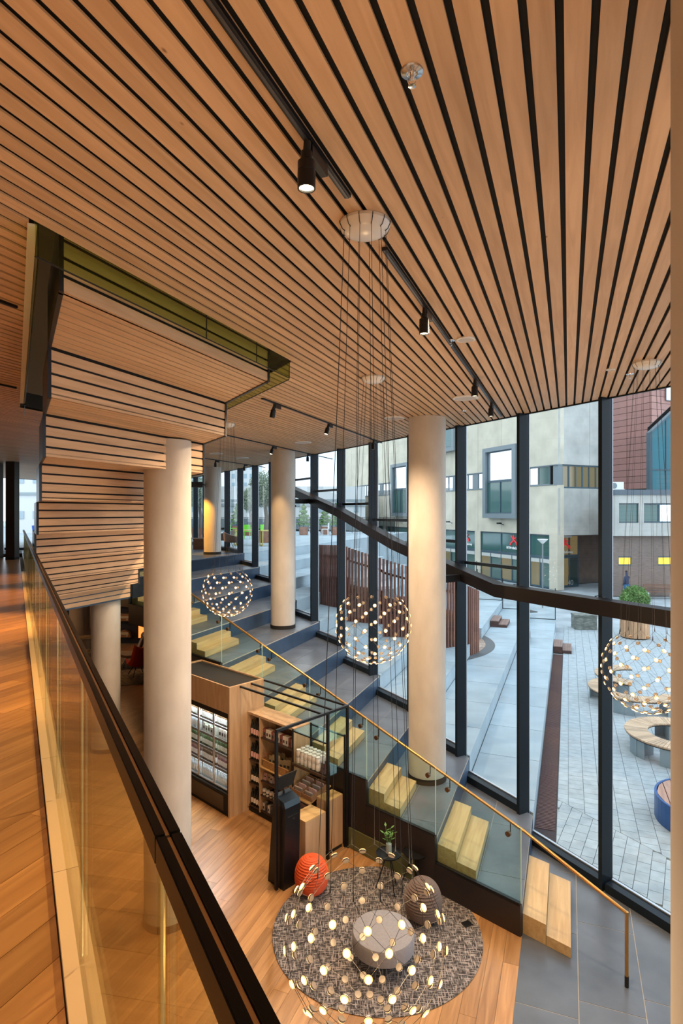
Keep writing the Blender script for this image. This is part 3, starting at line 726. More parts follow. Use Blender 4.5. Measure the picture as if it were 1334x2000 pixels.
kinds = {
 'clear': (bottle_mesh('bottle', .020, .235, mat('clear bottle', (.55, .62, .68), .15)), label_mesh(.020, .03, .12, M_WLAB)),
 'green': (bottle_mesh('bottle', .021, .22, mat('green bottle', (.05, .08, .035), .2)), label_mesh(.021, .03, .12, mat('lime label', (.80, .83, .74), .5))),
 'brown': (bottle_mesh('bottle', .022, .215, mat('brown bottle', (.06, .035, .02), .2)), label_mesh(.022, .03, .13, M_WLAB)),
 'pink': (bottle_mesh('bottle', .021, .20, mat('berry bottle', (.12, .05, .05), .3)), label_mesh(.021, .03, .12, mat('pale label', (.85, .82, .80), .5))),
 'wine': (bottle_mesh('wine_bottle', .033, .30, mat('wine glass', (.010, .012, .008), .1)), label_mesh(.033, .05, .14, mat('cream label', (.80, .74, .68), .5))),
 'rose': (bottle_mesh('wine_bottle', .033, .30, mat('wine glass', (.010, .012, .008), .1)), label_mesh(.033, .05, .15, mat('pink label', (.80, .50, .50), .5))),
}
def put(kind, x, y, z, label, cat, group, nm=None):
    b, l = kinds[kind]
    o = link(nm or b.name.split('.')[0], b, None, (*SH(x, y), z), (0, 0, SHA)); o['label'] = label; o['category'] = cat; o['group'] = group
    link('paper_label', l, o); return o
lay_k = [('clear', 'bottom'), ('pink', 'second lowest'), ('green', 'middle'), ('clear', 'second highest'), ('brown', 'top')]
desc = {'clear': 'clear water bottle', 'pink': 'berry coloured juice bottle', 'green': 'green bottle with a lime label', 'brown': 'brown bottle with a white label'}
for r, (kd, nm) in enumerate(lay_k):
    for k in range(3):
        x1 = -.115-.516*k
        if r == 3 and k < 2: continue
        kk = 'brown' if (r == 1 and k == 1) else kd
        for j in range(11):
            put(kk, x1-.011-j*.0435, -.655+.004*math.sin(j*7.1+r), fs[r]+.0005, '%s on the %s shelf of the lit fridge' % (desc[kk], nm), 'bottle', 'bottles on the %s fridge shelf' % nm)
def pack(x, y, z, w_, d_, h_, m, label, cat, group, nm, soft=False):
    mb = MB()
    if soft: mb.hexa([(-w_/2, -d_/2, 0), (w_/2, -d_/2, 0), (w_/2, d_/2, 0), (-w_/2, d_/2, 0)], [(-w_/2, -.006, h_), (w_/2, -.006, h_), (w_/2, .006, h_), (-w_/2, .006, h_)])
    else: mb.box(-w_/2, -d_/2, 0, w_/2, d_/2, h_)
    o = link(nm, mb.mesh(nm, m), None, (*SH(x, y), z), (0, 0, SHA+random.uniform(-.12, .12))); o['label'] = label; o['category'] = cat; o['group'] = group
    f = MB().box(-w_*.3, -d_/2-.0015, h_*.25, w_*.3, -d_/2-.0003, h_*.6) if not soft else MB().hexa([(-w_*.3, -d_*.41, h_*.2), (w_*.3, -d_*.41, h_*.2), (w_*.3, -d_*.38, h_*.2), (-w_*.3, -d_*.38, h_*.2)], [(-w_*.3, -d_*.2-.004, h_*.6), (w_*.3, -d_*.2-.004, h_*.6), (w_*.3, -d_*.2, h_*.6), (-w_*.3, -d_*.2, h_*.6)])
    part('front_print', f, mat('dark print', (.05, .045, .045), .5), o)
    return o
M_CARTON = mat('white carton', (.80, .78, .72), .6); M_KRAFT = mat('kraft paper', (.45, .36, .20), .7)
for j in range(5): pack(-.17-.085*j, -.63, fs[3]+.0005, .07, .07, .17, M_CARTON, 'white carton on the second highest shelf of the lit fridge', 'carton', 'cartons in the fridge', 'carton')
for j in range(5): pack(-.69-.085*j, -.63, fs[3]+.0005, .075, .08, .12 if j % 2 else .16, mat('yoghurt tub', (.62, .66, .58), .5), 'grey-green tub on the second highest shelf of the lit fridge', 'tub', 'tubs in the fridge', 'tub')
lamp('AREA', (*SH(-1.0, -.66), 1.77), 45, (.95, 1, .98), 1.7, (*SH(-1.0, -.64), 0), sy=.06)

# open shelf unit
g = thing('shelf_unit', 'low oak shelf unit beside the fridge filled with wine bottles and groceries', 'shelf', (*SH(0, 0), 0), SHA)
part('top', MB().box(.003, -.40, 1.82, 1.30, 0, 1.86), M_OAKV, g)
for x in (.003, .345, 1.265): part('side_panel', MB().box(x, -.40, .09, x+.03, -.001, 1.819), M_OAKV, g)
part('back_panel', MB().box(.034, -.02, .09, 1.264, -.002, 1.819), mat('shelf back', (.20, .12, .07), .6), g)
part('plinth', MB().box(.01, -.37, .0, 1.29, -.01, .088), M_BLACK, g)
wz = [.13, .55, .98, 1.41]
for z in wz: part('shelf', MB().box(.034, -.39, z-.02, .344, -.021, z), M_SHELF, g)
gz = [.13, .42, .68, .95, 1.47]
for z in gz: part('shelf', MB().box(.376, -.42 if z == .95 else -.39, z-.02, 1.264, -.021, z), M_OAK if z == .95 else M_SHELF, g)
for r, z in enumerate(wz):
    nm = ['bottom', 'second', 'third', 'top'][r]
    for i in range(4):
        for k in range(3):
            kd = 'rose' if r in (3,) or (r == 2 and k == 0) else 'wine'
            put(kd, .085+.072*i, -.345+.095*k, z+.0005, 'dark wine bottle with %s label on the %s shelf of the oak unit' % ('a pink' if kd == 'rose' else 'a cream', nm), 'wine bottle', 'wine bottles on the %s shelf' % nm)
cup = MB().lathe([(.030, 0), (.040, .10), (.0405, .102)], 14).mesh('paper_cup', mat('white cup', (.82, .80, .76), .5), True)
cups = label_mesh(.0355, .035, .07, mat('dark print', (.05, .045, .045), .5))
for i in range(9):
    o = link('paper_cup', cup, None, (*SH(.43+.095*i, -.34), .4205), (0, 0, SHA)); tag(o, 'white printed cup in the row on the second lowest grocery shelf', 'cup', 'cups on the grocery shelf'); link('paper_label', cups, o)
for i in range(12): pack(.42+.072*i, -.31, .1305, .055, .09, .13, mat('dark tin', (.10, .10, .12), .4) if i % 2 else M_CARTON, '%s box in the row on the bottom grocery shelf' % ('dark' if i % 2 else 'white'), 'box', 'boxes on the bottom grocery shelf', 'box')
for i in range(10): pack(.42+.088*i, -.30+.02*(i % 2), .6805, .08, .07, .12, [mat('pink pack', (.62, .42, .42), .5), M_KRAFT, mat('silver pack', (.55, .55, .58), .35, .5)][i % 3], 'small %s snack bag on the shelf above the cups' % ['pink', 'brown paper', 'silver'][i % 3], 'snack bag', 'snack bags on the grocery shelf', 'snack_bag', True)
for i in range(11): pack(.42+.078*i, -.29, 1.4705, .065, .10, .15, M_CARTON if i % 3 else mat('red carton', (.30, .10, .09), .5), '%s packet in the row on the top grocery shelf' % ('white' if i % 3 else 'red'), 'packet', 'packets on the top grocery shelf', 'packet')
# wicker basket with paper bags
b = thing('wicker_basket', 'wide wicker basket of brown paper bags on the orange oak shelf', 'basket', (*SH(.80, -.22), .9505), SHA)
wk = mat('wicker', (.42, .24, .09), .6, noise=.4, scale=60, bump=.5)
part('basket_floor', MB().box(-.34, -.16, 0, .34, .16, .012), wk, b)
part('rim', MB().tube([(-.36, -.18, .14), (.36, -.18, .14), (.36, .18, .14), (-.36, .18, .14), (-.36, -.18, .14)], .009, 6), wk, b)
for x0, y0, x1, y1 in ((-.35, -.17, .35, -.17), (.35, -.17, .35, .17), (.35, .17, -.35, .17), (-.35, .17, -.35, -.17)):
    part('basket_side', MB().wallseg((x0, y0), (x1, y1), 0, .135, .012), wk, b)
for i in range(12):
    x, y = .55+.10*(i % 6), -.29+.13*(i//6)
    o = pack(x, y, .964, .09, .07, .19+.03*(i % 3), M_KRAFT, 'brown paper bag standing in the wicker basket', 'paper bag', 'paper bags in the wicker basket', 'paper_bag', True)
b = thing('wire_basket', 'small copper wire basket hooked on the oak divider', 'basket', (*SH(.50, -.33), 1.10), SHA)
mb = MB()
for z in (.0, .05, .10): mb.tube([(-.07, -.05, z), (.07, -.05, z), (.07, .05, z), (-.07, .05, z), (-.07, -.05, z)], .003, 4)
for x in (-.07, -.035, 0, .035, .07): mb.tube([(x, -.05, 0), (x, -.05, .10)], .002, 4); mb.tube([(x, .05, 0), (x, .05, .10)], .002, 4)
part('wires', mb, mat('copper wire', (.5, .22, .10), .35, .8), b)
part('hook', MB().tube([(-.07, 0, .10), (-.10, 0, .12), (-.122, 0, .10)], .003, 4), MATS['copper wire'], b)

# metal rack with glass shelves
g = thing('display_rack', 'black steel rack with green glass shelves next to the oak shelf unit', 'rack', (*SH(0, 0), 0), SHA)
for x, y in ((1.335, -.46), (1.335, -.03), (2.15, -.03), (2.15, -.43)): part('post', MB().box(x-.012, y-.012, 0, x+.012, y+.012, 1.88), M_DARK, g)
for z in (1.86, 1.30):
    part('shelf_frame', MB().box(1.348, -.472, z-.02, 2.137, -.45, z).box(1.348, -.04, z-.02, 2.137, -.02, z), M_DARK, g)
    part('glass_shelf', MB().box(1.348, -.472, z+.001, 2.16, -.018, z+.012), M_TEAL, g)
part('slope_shelf', MB().hexa([(1.35, -.55, .78), (1.85, -.55, .78), (1.85, -.05, .92), (1.35, -.05, .92)], [(1.35, -.55, .80), (1.85, -.55, .80), (1.85, -.05, .94), (1.35, -.05, .94)]), M_OAK, g)
part('slope_shelf', MB().hexa([(1.35, -.56, .44), (1.85, -.56, .44), (1.85, -.05, .56), (1.35, -.05, .56)], [(1.35, -.56, .46), (1.85, -.56, .46), (1.85, -.05, .58), (1.35, -.05, .58)]), M_OAK, g)
part('product_rail', MB().box(1.348, -.49, 1.275, 2.137, -.473, 1.32), M_SHELF, g)
jar = MB().lathe([(.036, 0), (.042, .01), (.042, .085), (.038, .09)], 14).mesh('jar', mat('milky jar', (.72, .70, .68), .3), True)
lid = MB().lathe([(.041, .0902), (.041, .112), (.036, .115)], 14).mesh('lid', mat('clear lid', (.66, .70, .72), .15), True)
for i in range(6):
    for k in range(3):
        for j in range(2):
            o = link('snack_jar', jar, None, (*SH(1.42+.094*i, -.40+.10*k), 1.3125+j*.1155), (0, 0, SHA)); tag(o, 'white lidded tub stacked on the middle glass shelf of the black rack', 'tub', 'stacked tubs on the glass shelf'); link('lid', lid, o)
for i in range(4):
    pack(1.99+.05*(i % 2), -.40+.09*(i//2), 1.3125, .045, .06, .16, mat('dark bag', (.14, .08, .08), .4), 'dark snack bag at the right end of the glass shelf', 'snack bag', 'dark bags on the rack', 'snack_bag', True)
for i in range(2):
    for k in range(2):
        c = thing('display_crate', 'wooden crate of wrapped snacks on the %s sloping shelf, %s' % ('upper' if k == 0 else 'lower', ['beside the oak unit', 'beside the oak plinth'][i]), 'crate', (*SH(1.50+.25*i, -.31), .868-.35*k), SHA, 'snack crates on the rack')
        c.rotation_euler = (rad(13 if k else 15.6), 0, SHA)
        for x0, y0, x1, y1 in ((-.11, -.2, .11, -.2), (.11, -.2, .11, .2), (.11, .2, -.11, .2), (-.11, .2, -.11, -.2)): part('crate_side', MB().wallseg((x0, y0), (x1, y1), .008, .10, .008), mat('crate wood', (.28, .16, .09), .6), c)
        part('crate_floor', MB().box(-.105, -.195, .006, .105, .195, .014), MATS['crate wood'], c)
        for q in range(4):
            wv = MB().hexa([(-.09, -.17+.09*q, .016), (.09, -.17+.09*q, .016), (.09, -.10+.09*q, .016), (-.09, -.10+.09*q, .016)], [(-.085, -.15+.09*q, .12+.01*(q % 2)), (.085, -.15+.09*q, .12), (.085, -.13+.09*q, .12), (-.085, -.13+.09*q, .12)])
            part('wrapped_snack', wv, [mat('silver pack', (.55, .55, .58), .35, .5), mat('pink pack', (.62, .42, .42), .5)][q % 2], c)

# black portal frame
g = thing('portal_frame', 'slim black steel portal frame standing over the checkout and rack', 'frame', (*SH(0, 0), 0), SHA)
for x, y in ((2.19, -.005), (2.19, -.47), (2.175, -1.54)): part('post', MB().box(x-.02, y-.02, 0, x+.02, y+.02, 2.34), M_DARK, g)
part('top_bar', MB().box(2.17, -1.56, 2.341, 2.21, .015, 2.38), M_DARK, g)
for y in (0, -.31, -.57): part('cross_bar', MB().box(.003, y-.015, 2.345, 2.168, y+.015, 2.375), M_DARK, g)
part('glass_infill', MB().box(2.186, -.449, 1.9, 2.194, -.026, 2.34), M_TEAL, g)
# checkout column
g = thing('checkout_kiosk', 'black self-checkout column with a tilted screen under the portal frame', 'kiosk', (*SH(2.12, -1.34), 0), SHA)
part('body', MB().hexa([(-.20, -.15, 0), (.16, -.15, 0), (.16, .15, 0), (-.20, .15, 0)], [(-.08, -.15, 1.22), (.20, -.15, 1.22), (.20, .15, 1.22), (-.08, .15, 1.22)]), M_DARK, g)
part('slanted_top', MB().hexa([(-.08, -.15, 1.221), (.20, -.15, 1.221), (.20, .15, 1.221), (-.08, .15, 1.221)], [(-.06, -.15, 1.36), (.17, -.15, 1.30), (.17, .15, 1.30), (-.06, .15, 1.36)]), mat('blue black', (.03, .045, .065), .3, .4), g)
part('slot', MB().box(.2005, -.10, 1.08, .203, .11, 1.088), M_CHROME, g)
part('lock', MB().tube([(.2005, .01, 1.03), (.206, .01, 1.03)], .010, 10), M_CHROME, g)
part('screen', MB().hexa([(-.03, -.17, 1.42), (-.01, -.17, 1.42), (-.01, .19, 1.42), (-.03, .19, 1.42)], [(.06, -.17, 1.66), (.08, -.17, 1.66), (.08, .19, 1.66), (.06, .19, 1.66)]), M_BLACK, g)
part('screen_arm', MB().tube([(0, .0, 1.33), (-.03, .0, 1.45), (.0, .0, 1.50)], .018, 8), M_DARK, g)
for x, y, w_, d_, h_, lab in ((2.08, -.80, .34, .44, .83, 'oak bagging plinth between the checkout and the black post'), (1.99, -.22, .25, .36, .88, 'second oak plinth inside the frame, against the dark stringer')):
    g = thing('oak_plinth', lab, 'plinth', (*SH(x, y), 0), SHA)
    part('body', MB().box(-w_/2, -d_/2, .06, w_/2, d_/2, h_-.02), M_OAKV, g)
    part('top', MB().box(-w_/2, -d_/2, h_-.0195, w_/2, d_/2, h_), M_OAK, g)
    part('toe_kick', MB().box(-w_/2+.01, -d_/2+.01, 0, w_/2-.01, d_/2-.01, .059), M_BLACK, g)

# ================================================================ seating by the rug
rugm = bpy.data.materials.new('woven rug'); nt_, b_ = _bsdf(rugm)
N_ = nt_.nodes.new; L_ = nt_.links.new
g_ = N_('ShaderNodeTexCoord'); outs = []
for sc_ in ((70, 9, 1), (9, 70, 1)):
    m_ = N_('ShaderNodeMapping'); m_.inputs['Scale'].default_value = sc_; m_.inputs['Rotation'].default_value = (0, 0, .12); L_(g_.outputs['Object'], m_.inputs['Vector'])
    z_ = N_('ShaderNodeTexNoise'); z_.inputs['Scale'].default_value = 1.0; z_.inputs['Detail'].default_value = 3; L_(m_.outputs[0], z_.inputs['Vector']); outs.append(z_)
ma_ = N_('ShaderNodeMath'); ma_.operation = 'MAXIMUM'; L_(outs[0].outputs['Fac'], ma_.inputs[0]); L_(outs[1].outputs['Fac'], ma_.inputs[1])
r_ = N_('ShaderNodeValToRGB'); r_.color_ramp.elements[0].position = .50; r_.color_ramp.elements[0].color = (.035, .032, .035, 1)
r_.color_ramp.elements[1].position = .64; r_.color_ramp.elements[1].color = (.42, .38, .37, 1)
L_(ma_.outputs[0], r_.inputs['Fac']); L_(r_.outputs[0], b_.inputs['Base Color']); b_.inputs['Roughness'].default_value = .95
r = thing('round_rug', 'large round grey woven rug under the foreground pendant', 'rug', (.47, 7.9, .0005))
part('pile', MB().lathe([(1.385, 0), (1.39, .008), (1.38, .012)], 96), rugm, r)
p = thing('pouf', 'low round grey upholstered pouf on black feet at the middle of the rug', 'pouf', (.52, 7.34, .013))
part('cushion', MB().lathe([(.36, .17), (.385, .19), (.39, .34), (.375, .375), (.34, .385), (.0, .386)], 48), mat('grey felt', (.30, .30, .33), .9, noise=.08, scale=40), p, True)
for k in range(3):
    a = k*2*PI/3+.5
    part('leg', MB().tube([(.24*math.cos(a), .24*math.sin(a), .18), (.33*math.cos(a), .33*math.sin(a), 0)], .013, 6), M_BLACK, p)
def ribbed(x, y, R, H, m, lab, nm):
    o = thing(nm, lab, 'floor lamp', (x, y, .013)); n = 19; pr = []
    for i in range(n*2+1):
        a = i/(n*2); th = PI*(.08 + .86*a); z = H*(1-math.cos(th))/2; r_ = R*math.sin(th)**.75*(1.0 if i % 2 else .91)*(1.06-.14*a)
        pr.append((r_, z))
    z0 = pr[0][1]; pr = [(a, b-z0) for a, b in pr]
    part('ribbed_shell', MB().lathe(pr, 40), m, o)
    part('cap', MB().lathe([(pr[-1][0]*.6, pr[-1][1]-.002), (pr[-1][0]*.5, pr[-1][1]+.01)], 20), m, o)
ribbed(-.44, 8.66, .255, .54, mat('orange ribs', (.72, .10, .02), .6), 'egg-shaped orange ribbed lantern on the rug edge beside the checkout', 'ribbed_lantern')
ribbed(1.12, 8.08, .26, .56, mat('brown ribs', (.16, .115, .10), .7), 'egg-shaped brown ribbed lantern behind the grey pouf', 'ribbed_lantern')
def side_table(x, y, h, R, lab):
    o = thing('side_table', lab, 'side table', (x, y, .013))
    part('table_top', MB().lathe([(R, h-.018), (R+.004, h-.01), (R+.004, h+.004), (R-.006, h+.004), (R-.008, h-.006)], 40), M_DARK, o, True)
    for k in range(3):
        a = k*2*PI/3+.9
        part('leg', MB().tube([(.03*math.cos(a), .03*math.sin(a), h-.02), (.19*math.cos(a), .19*math.sin(a), 0)], .009, 6), M_DARK, o)
    return o
side_table(.70, 8.72, .54, .185, 'round black side table carrying a glass vase with green leaves')
side_table(1.12, 8.92, .44, .185, 'lower round black side table half hidden against the stringer')
v = thing('leaf_vase', 'clear glass vase of green leafy twigs on the black side table', 'vase', (.70, 8.72, .549))
part('vase', MB().lathe([(.035, 0), (.045, .01), (.042, .14), (.04, .141)], 20), mat('vase glass', (.35, .42, .40), .08), v, True)
gm = mat('leaf green', (.10, .26, .05), .5)
for k in range(6):
    a = k*1.1; tip = Vector((.07*math.cos(a), .07*math.sin(a), .30+.03*(k % 3)))
    st_ = part('twig', MB().tube([(.012*math.cos(a), .012*math.sin(a), .11), (tip.x*.6, tip.y*.6, .22), tip], .003, 5), gm, v)
    for j in range(4):
        c = Vector((.012*math.cos(a), .012*math.sin(a), .13)).lerp(tip, .4+.2*j); b2 = a+j*1.9; d = Vector((math.cos(b2), math.sin(b2), .5)); s_ = Vector((-math.sin(b2), math.cos(b2), 0))*.018
        part('leaf', MB().add([c, c+d*.03+s_, c+d*.07, c+d*.03-s_, c+d*.03+Vector((0, 0, .004))], [(0, 3, 4), (0, 4, 1), (1, 4, 2), (3, 2, 4)]), gm, st_)
o = thing('floor_socket', 'small black cover plate lying at the right edge of the rug', 'cover plate', (1.70, 7.98, .013), .5)
part('plate', MB().box(-.06, -.05, 0, .06, .05, .012), M_BLACK, o); part('lip', MB().box(-.05, -.04, .0121, .05, .04, .016), M_DARK, o)

# ================================================================ dark lounge under the balcony
struct('wall_right', MB().wallseg((-4.70, 14.95), (-8.0, 25.1), 0, 3.50, .1), MATS['dark plaster'])  # wall added along the sightline to keep window light out of the lounge
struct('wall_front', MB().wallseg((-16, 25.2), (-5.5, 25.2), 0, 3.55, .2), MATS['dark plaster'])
rg = thing('lounge_rug', 'mottled beige rug on the lounge floor beyond the slatted stair', 'rug', (-9.15, 20.3, .001), .3)
part('pile', MB().box(-2.6, -1.9, 0, 2.6, 1.9, .015), mat('beige pile', (.30, .24, .15), .95, noise=.5, scale=9), rg)
def lounge_chair(x, y, rz, shell, seatc, lab, head):
    o = thing('lounge_chair', lab, 'armchair', (x, y, .017), rz)
    mb = MB(); prof = [(.34, .40), (.10, .33), (-.14, .34), (-.26, .46), (-.38, .78), (-.46, 1.02)]
    vs, fs_ = [], []
    for i, (px_, pz) in enumerate(prof):
        for j in range(7):
            v_ = (j-3)/3; wd = .36-.04*abs(i-2); vs.append((px_+.05*abs(v_)**2, v_*wd, pz+.13*abs(v_)**2.5))
    for i in range(5):
        for j in range(6): k = i*7+j; fs_.append((k, k+1, k+8, k+7))
    mb.add(vs, fs_); s = part('seat_shell', mb, mat(shell[0], shell[1], .6), o, True)
    md = s.modifiers.new('thick', 'SOLIDIFY'); md.thickness = .05
    if head: part('headrest', MB().lathe([(.09, -.16), (.12, -.12), (.12, .12), (.09, .16)], 14), mat('brown leather', (.14, .06, .03), .5), o, True, loc=(-.46, 0, 1.05), rot=(PI/2, 0, 0))
    for sx, sy in ((.28, .25), (.28, -.25), (-.28, .25), (-.28, -.25)): part('leg', MB().tube([(sx*.4, sy*.4, .33), (sx, sy, 0)], .014, 6), M_DARK, o)
lounge_chair(-7.65, 21.4, 3.5, ('pale shell', (.42, .34, .27)), 0, 'pale shell lounge chair with brown headrest in the dark lounge', True)
lounge_chair(-6.98, 20.2, 2.2, ('red shell', (.62, .05, .02)), 0, 'red shell chair beside the pale lounge chair', False)
def radio(x, y, z, dome, lab):
    o = thing('vintage_radio', lab, 'radio', (x, y, z)); wm = mat('radio wood', (.42, .20, .08), .35)
    if dome: part('case', MB().prism([(.28*math.cos(PI*k/14), .30*math.sin(PI*k/14)) for k in range(15)], -.1, .1), wm, o, rot=(PI/2, 0, 0))
    else: part('case', MB().box(-.30, -.10, 0, .30, .10, .30), wm, o)
    part('dial', MB().box(-.2, -.115, .12, .2, -.102, .22), mat('cream dial', (.7, .55, .3), .5), o)
    for s in (-1, 1): part('knob', MB().tube([(.15*s, -.103, .07), (.15*s, -.14, .07)], .03, 10), mat('ivory knob', (.7, .6, .45), .4), o)
    part('shelf_board', MB().box(-.35, -.13, -.03, .35, .13, -.005), M_BLACK, o)
radio(-9.2, 24.97, .99, False, 'square wooden radio on the dark lounge wall')
radio(-9.2, 24.97, .30, True, 'dome-topped wooden radio lower on the dark lounge wall')
radio(-9.25, 24.97, 1.62, True, 'small wooden clock radio highest on the dark lounge wall')
o = thing('fireplace', 'glowing orange heater at the back of the dark lounge', 'heater', (-8.35, 24.9, .2)); part('case', MB().box(-.25, -.1, 0, .25, .1, 1.1), M_BLACK, o); part('glow', MB().box(-.2, -.11, .1, .2, -.101, 1.0), emit('ember', (1, .25, .05), 1.6), o)
for x_, y_ in ((-8.3, 21.8), (-10.5, 17.5)): lamp('POINT', (x_, y_, 2.9), 40, (1, .5, .2), .3)
# low service counter seen under the slatted stair
g = thing('lounge_shelf', 'low pale shelf rack between the two columns under the slatted stair', 'shelf', (-8.4, 18.3, 0), .5)
for z in (.3, .75, 1.2, 1.65): part('shelf', MB().box(-.6, -.2, z, .6, .2, z+.04), M_OAK, g)
for x in (-.6, .56): part('side', MB().box(x, -.2, 0, x+.04, .2, 1.9), M_BLACK, g)

# ================================================================ upper landing furniture
def tub_chair(x, y, z, rz, lab):
    o = thing('tub_chair', lab, 'armchair', (x, y, z+.001), rz); m = mat('taupe leather', (.20, .14, .11), .5)
    part('seat', MB().lathe([(.24, .38), (.29, .40), (.29, .47), (.25, .50)], 24), m, o, True)
    mb = MB(); vs, fs_ = [], []
    for i in range(17):
        a = rad(-130+260*i/16); h = .60+.20*math.cos(a/1.45)**2
        for rr, zz in ((.30, .40), (.355, .42), (.40, h), (.345, h)): vs.append((-rr*math.cos(a), rr*math.sin(a), zz))
    for i in range(16):
        for j in range(4): fs_.append((i*4+j, i*4+(j+1) % 4, i*4+4+(j+1) % 4, i*4+4+j))
    fs_ += [(0, 3, 2, 1), (64, 65, 66, 67)]
    part('backrest', mb.add(vs, fs_), m, o, True)
    for sx, sy in ((1, 1), (1, -1), (-1, 1), (-1, -1)): part('leg', MB().tube([(.15*sx, .15*sy, .39), (.27*sx, .27*sy, 0)], .012, 6), M_BLACK, o)
tub_chair(-4.35, 23.6, 4.0, .3, 'taupe tub chair at the head of the seating steps beside the orange-lit column')
tub_chair(-5.0, 25.3, 4.0, 2.6, 'second taupe tub chair partly hidden behind the orange-lit column')
for x, y, lab in ((-6.9, 26.0, 'brown timber cube seat left of the orange-lit column'), (-6.1, 25.4, 'second brown timber cube seat touching the orange-lit column')):
    o = thing('cube_seat', lab, 'stool', (x, y, 4.001), .2); m = wood('brown timber', (.22, .09, .04), (.14, .05, .02), 0)
    part('top', MB().box(-.3, -.3, .42, .3, .3, .47), m, o)
    for s in (-1, 1): part('side', MB().box(.26*s-.02, -.3, 0, .26*s+.02, .3, .419), m, o)
    part('front', MB().box(-.239, -.3, 0, .239, -.27, .419), m, o)
o = thing('loudspeaker', 'black box loudspeaker mounted high on the orange-lit column', 'loudspeaker', (-5.4, 21.95, 6.62), .35)
part('box', MB().box(-.2, -.14, -.1, .2, .14, .1), M_BLACK, o); part('grille', MB().box(-.19, -.147, -.09, .19, -.141, .09), M_DARK, o); part('bracket', MB().bar((.2, 0, 0), (.34, .17, 0), .03, .03), M_DARK, o)
lamp('SPOT', (-6.2, 20.9, 7.1), 900, (1, .46, .06), .05, (-5.1, 22.2, 5.0), 40, .6)
lamp('SPOT', (-1.9, 14.9, 7.15), 180, (1, .62, .30), .05, (-1.7, 16.2, 4.2), 46, .6)

# ---- far end of the balcony
struct('trim_2', MB().box(-14.2, 24.8, BALC, -9, 25.0, BALC+.1), M_FRAME)
for x, y, w_, lab in ((-11.12, 19.9, .30, 'dark square pillar standing at the far end of the balcony'), (-12.05, 20.4, .5, 'dark panelled wall end at the left edge of the balcony')):
    o = thing('dark_pillar', lab, 'pillar', (x, y, BALC)); part('shaft', MB().box(-w_/2, -.15, .08, w_/2, .15, CEIL-BALC-.002), mat('dark brown lacquer', (.020, .010, .009), .35), o); part('foot', MB().box(-w_/2-.005, -.155, 0, w_/2+.005, .155, .079), M_BLACK, o)
for k in range(4):
    p = NC(-.6-1.2*k, 23.2); o = thing('window_post', 'slim grey window post closing the far end of the balcony', 'post', (*p, BALC), 0, 'window posts at the balcony end'); part('post', MB().box(-.05, -.05, .0, .05, .05, CEIL-BALC-.002), M_FRAME, o); part('glazing_bar', MB().bar((0, 0, 1.2), (nX*-1.1, nY*-1.1, 1.2), .03, .03), M_FRAME, o)
o = thing('landing_guard', 'short glass guard with black posts at the edge of the landing under the stair foot', 'balustrade', (0, 0, 0))
a, b = uq(-9.95, UN0+.3), uq(-9.95, UN1+.2)
part('glass_pane', MB().wallseg(a, b, BALC+.02, BALC+1.05, .014), M_TEAL, o)
for q in (a, b): part('post', MB().bar((*q, BALC+.001), (*q, BALC+1.07), .03, .03), M_DARK, o)
part('edge_band', MB().wallseg(ST(s_n(-9.715, UN1), -9.715), ST(s_P(-9.715), -9.715), BALC-.46, BALC+.02, .04), M_DARK, o)
# ================================================================ outside: paved plaza
gp = [ST(s_wall(12, .05), 12), ST(-6, 40), ST(60, 40), ST(60, -4), ST(s_wall(-3.4, .05)+14.6, -3.4), ST(30.6, -3.4), ST(30.6, T1+.001), ST(s_wall(T1, .05), T1+.001)]
gm_ = MB()
gm_.prism([NC(7.80, -14), NC(90, -14), ST(70, 40), ST(30.6, T1+.001), ST(s_wall(T1, .05), T1+.001)], -.3, -.03)
gm_.prism([ST(30.6, 40), ST(110, 40), ST(110, -60), ST(30.6, -60)], -.31, -.031)
ground = struct('ground', gm_, mat('paver bed', (.36, .40, .43), .9, noise=.2, scale=.8))
d = (aX, aY)
reg = [ST(6, -.19), ST(31, -.19), ST(31, 11), ST(-2, 11)]
nlow = (-nX, -nY, -9.25)
lay(ground, 'paver', M_PAVE, reg, d, (0, 0), .285, .21, -.03, 0, .008, stag=.5, limit=200, cuts=(nlow,), near=(4.6, 9.5), jit=.0015)
reg2 = [NC(8.02, 2), NC(9.24, 2), NC(9.24, 10.8), NC(8.02, 10.8)]
lay(ground, 'border_paver', M_PAVE, reg2, (uX*.5+nX*.866, uY*.5+nY*.866), (0, 0), .20, .285, -.03, 0, .008, stag=.5, limit=95, cuts=((-eX, -eY, .19),), near=(5, 8.2), jit=.0015)
def grate(poly, lab, along, w_, L_, o_):
    g = thing('drain_grate', lab, 'drain grate', (0, 0, 0))
    part('frame', MB().prism(poly, -.028, -.012), mat('rust brown', (.035, .017, .016), .7), g)
    r = MB(); e = (along[1], -along[0]); n = int(L_/.055)
    for i in range(n):
        a = Vector(o_) + Vector(along)*(.055*i+.02); b = Vector(e)*w_/2
        r.prism([tuple(a-b), tuple(a+b), tuple(a+b+Vector(along)*.03), tuple(a-b+Vector(along)*.03)], -.0119, -.001)
    part('grate_bars', r, mat('grate brown', (.11, .05, .045), .6), g, kind='stuff')
s0 = s_wall(T1, .1)
grate([ST(s0, T1+.012), ST(24.7, T1+.012), ST(24.7, -.20), ST(s_wall(-.2, .1), -.20)], 'long dark brown drain grate running along the lowest outdoor step', (aX, aY), .33, 24.7-s0-.3, ST(s0+.25, -.385))
grate([NC(7.86, 1), NC(8.0, 1), NC(8.0, 6.8), NC(7.86, 6.8)], 'narrow brown drain grate along the foot of the glass wall', (uX, uY), .12, 5.6, NC(7.93, 1.1))

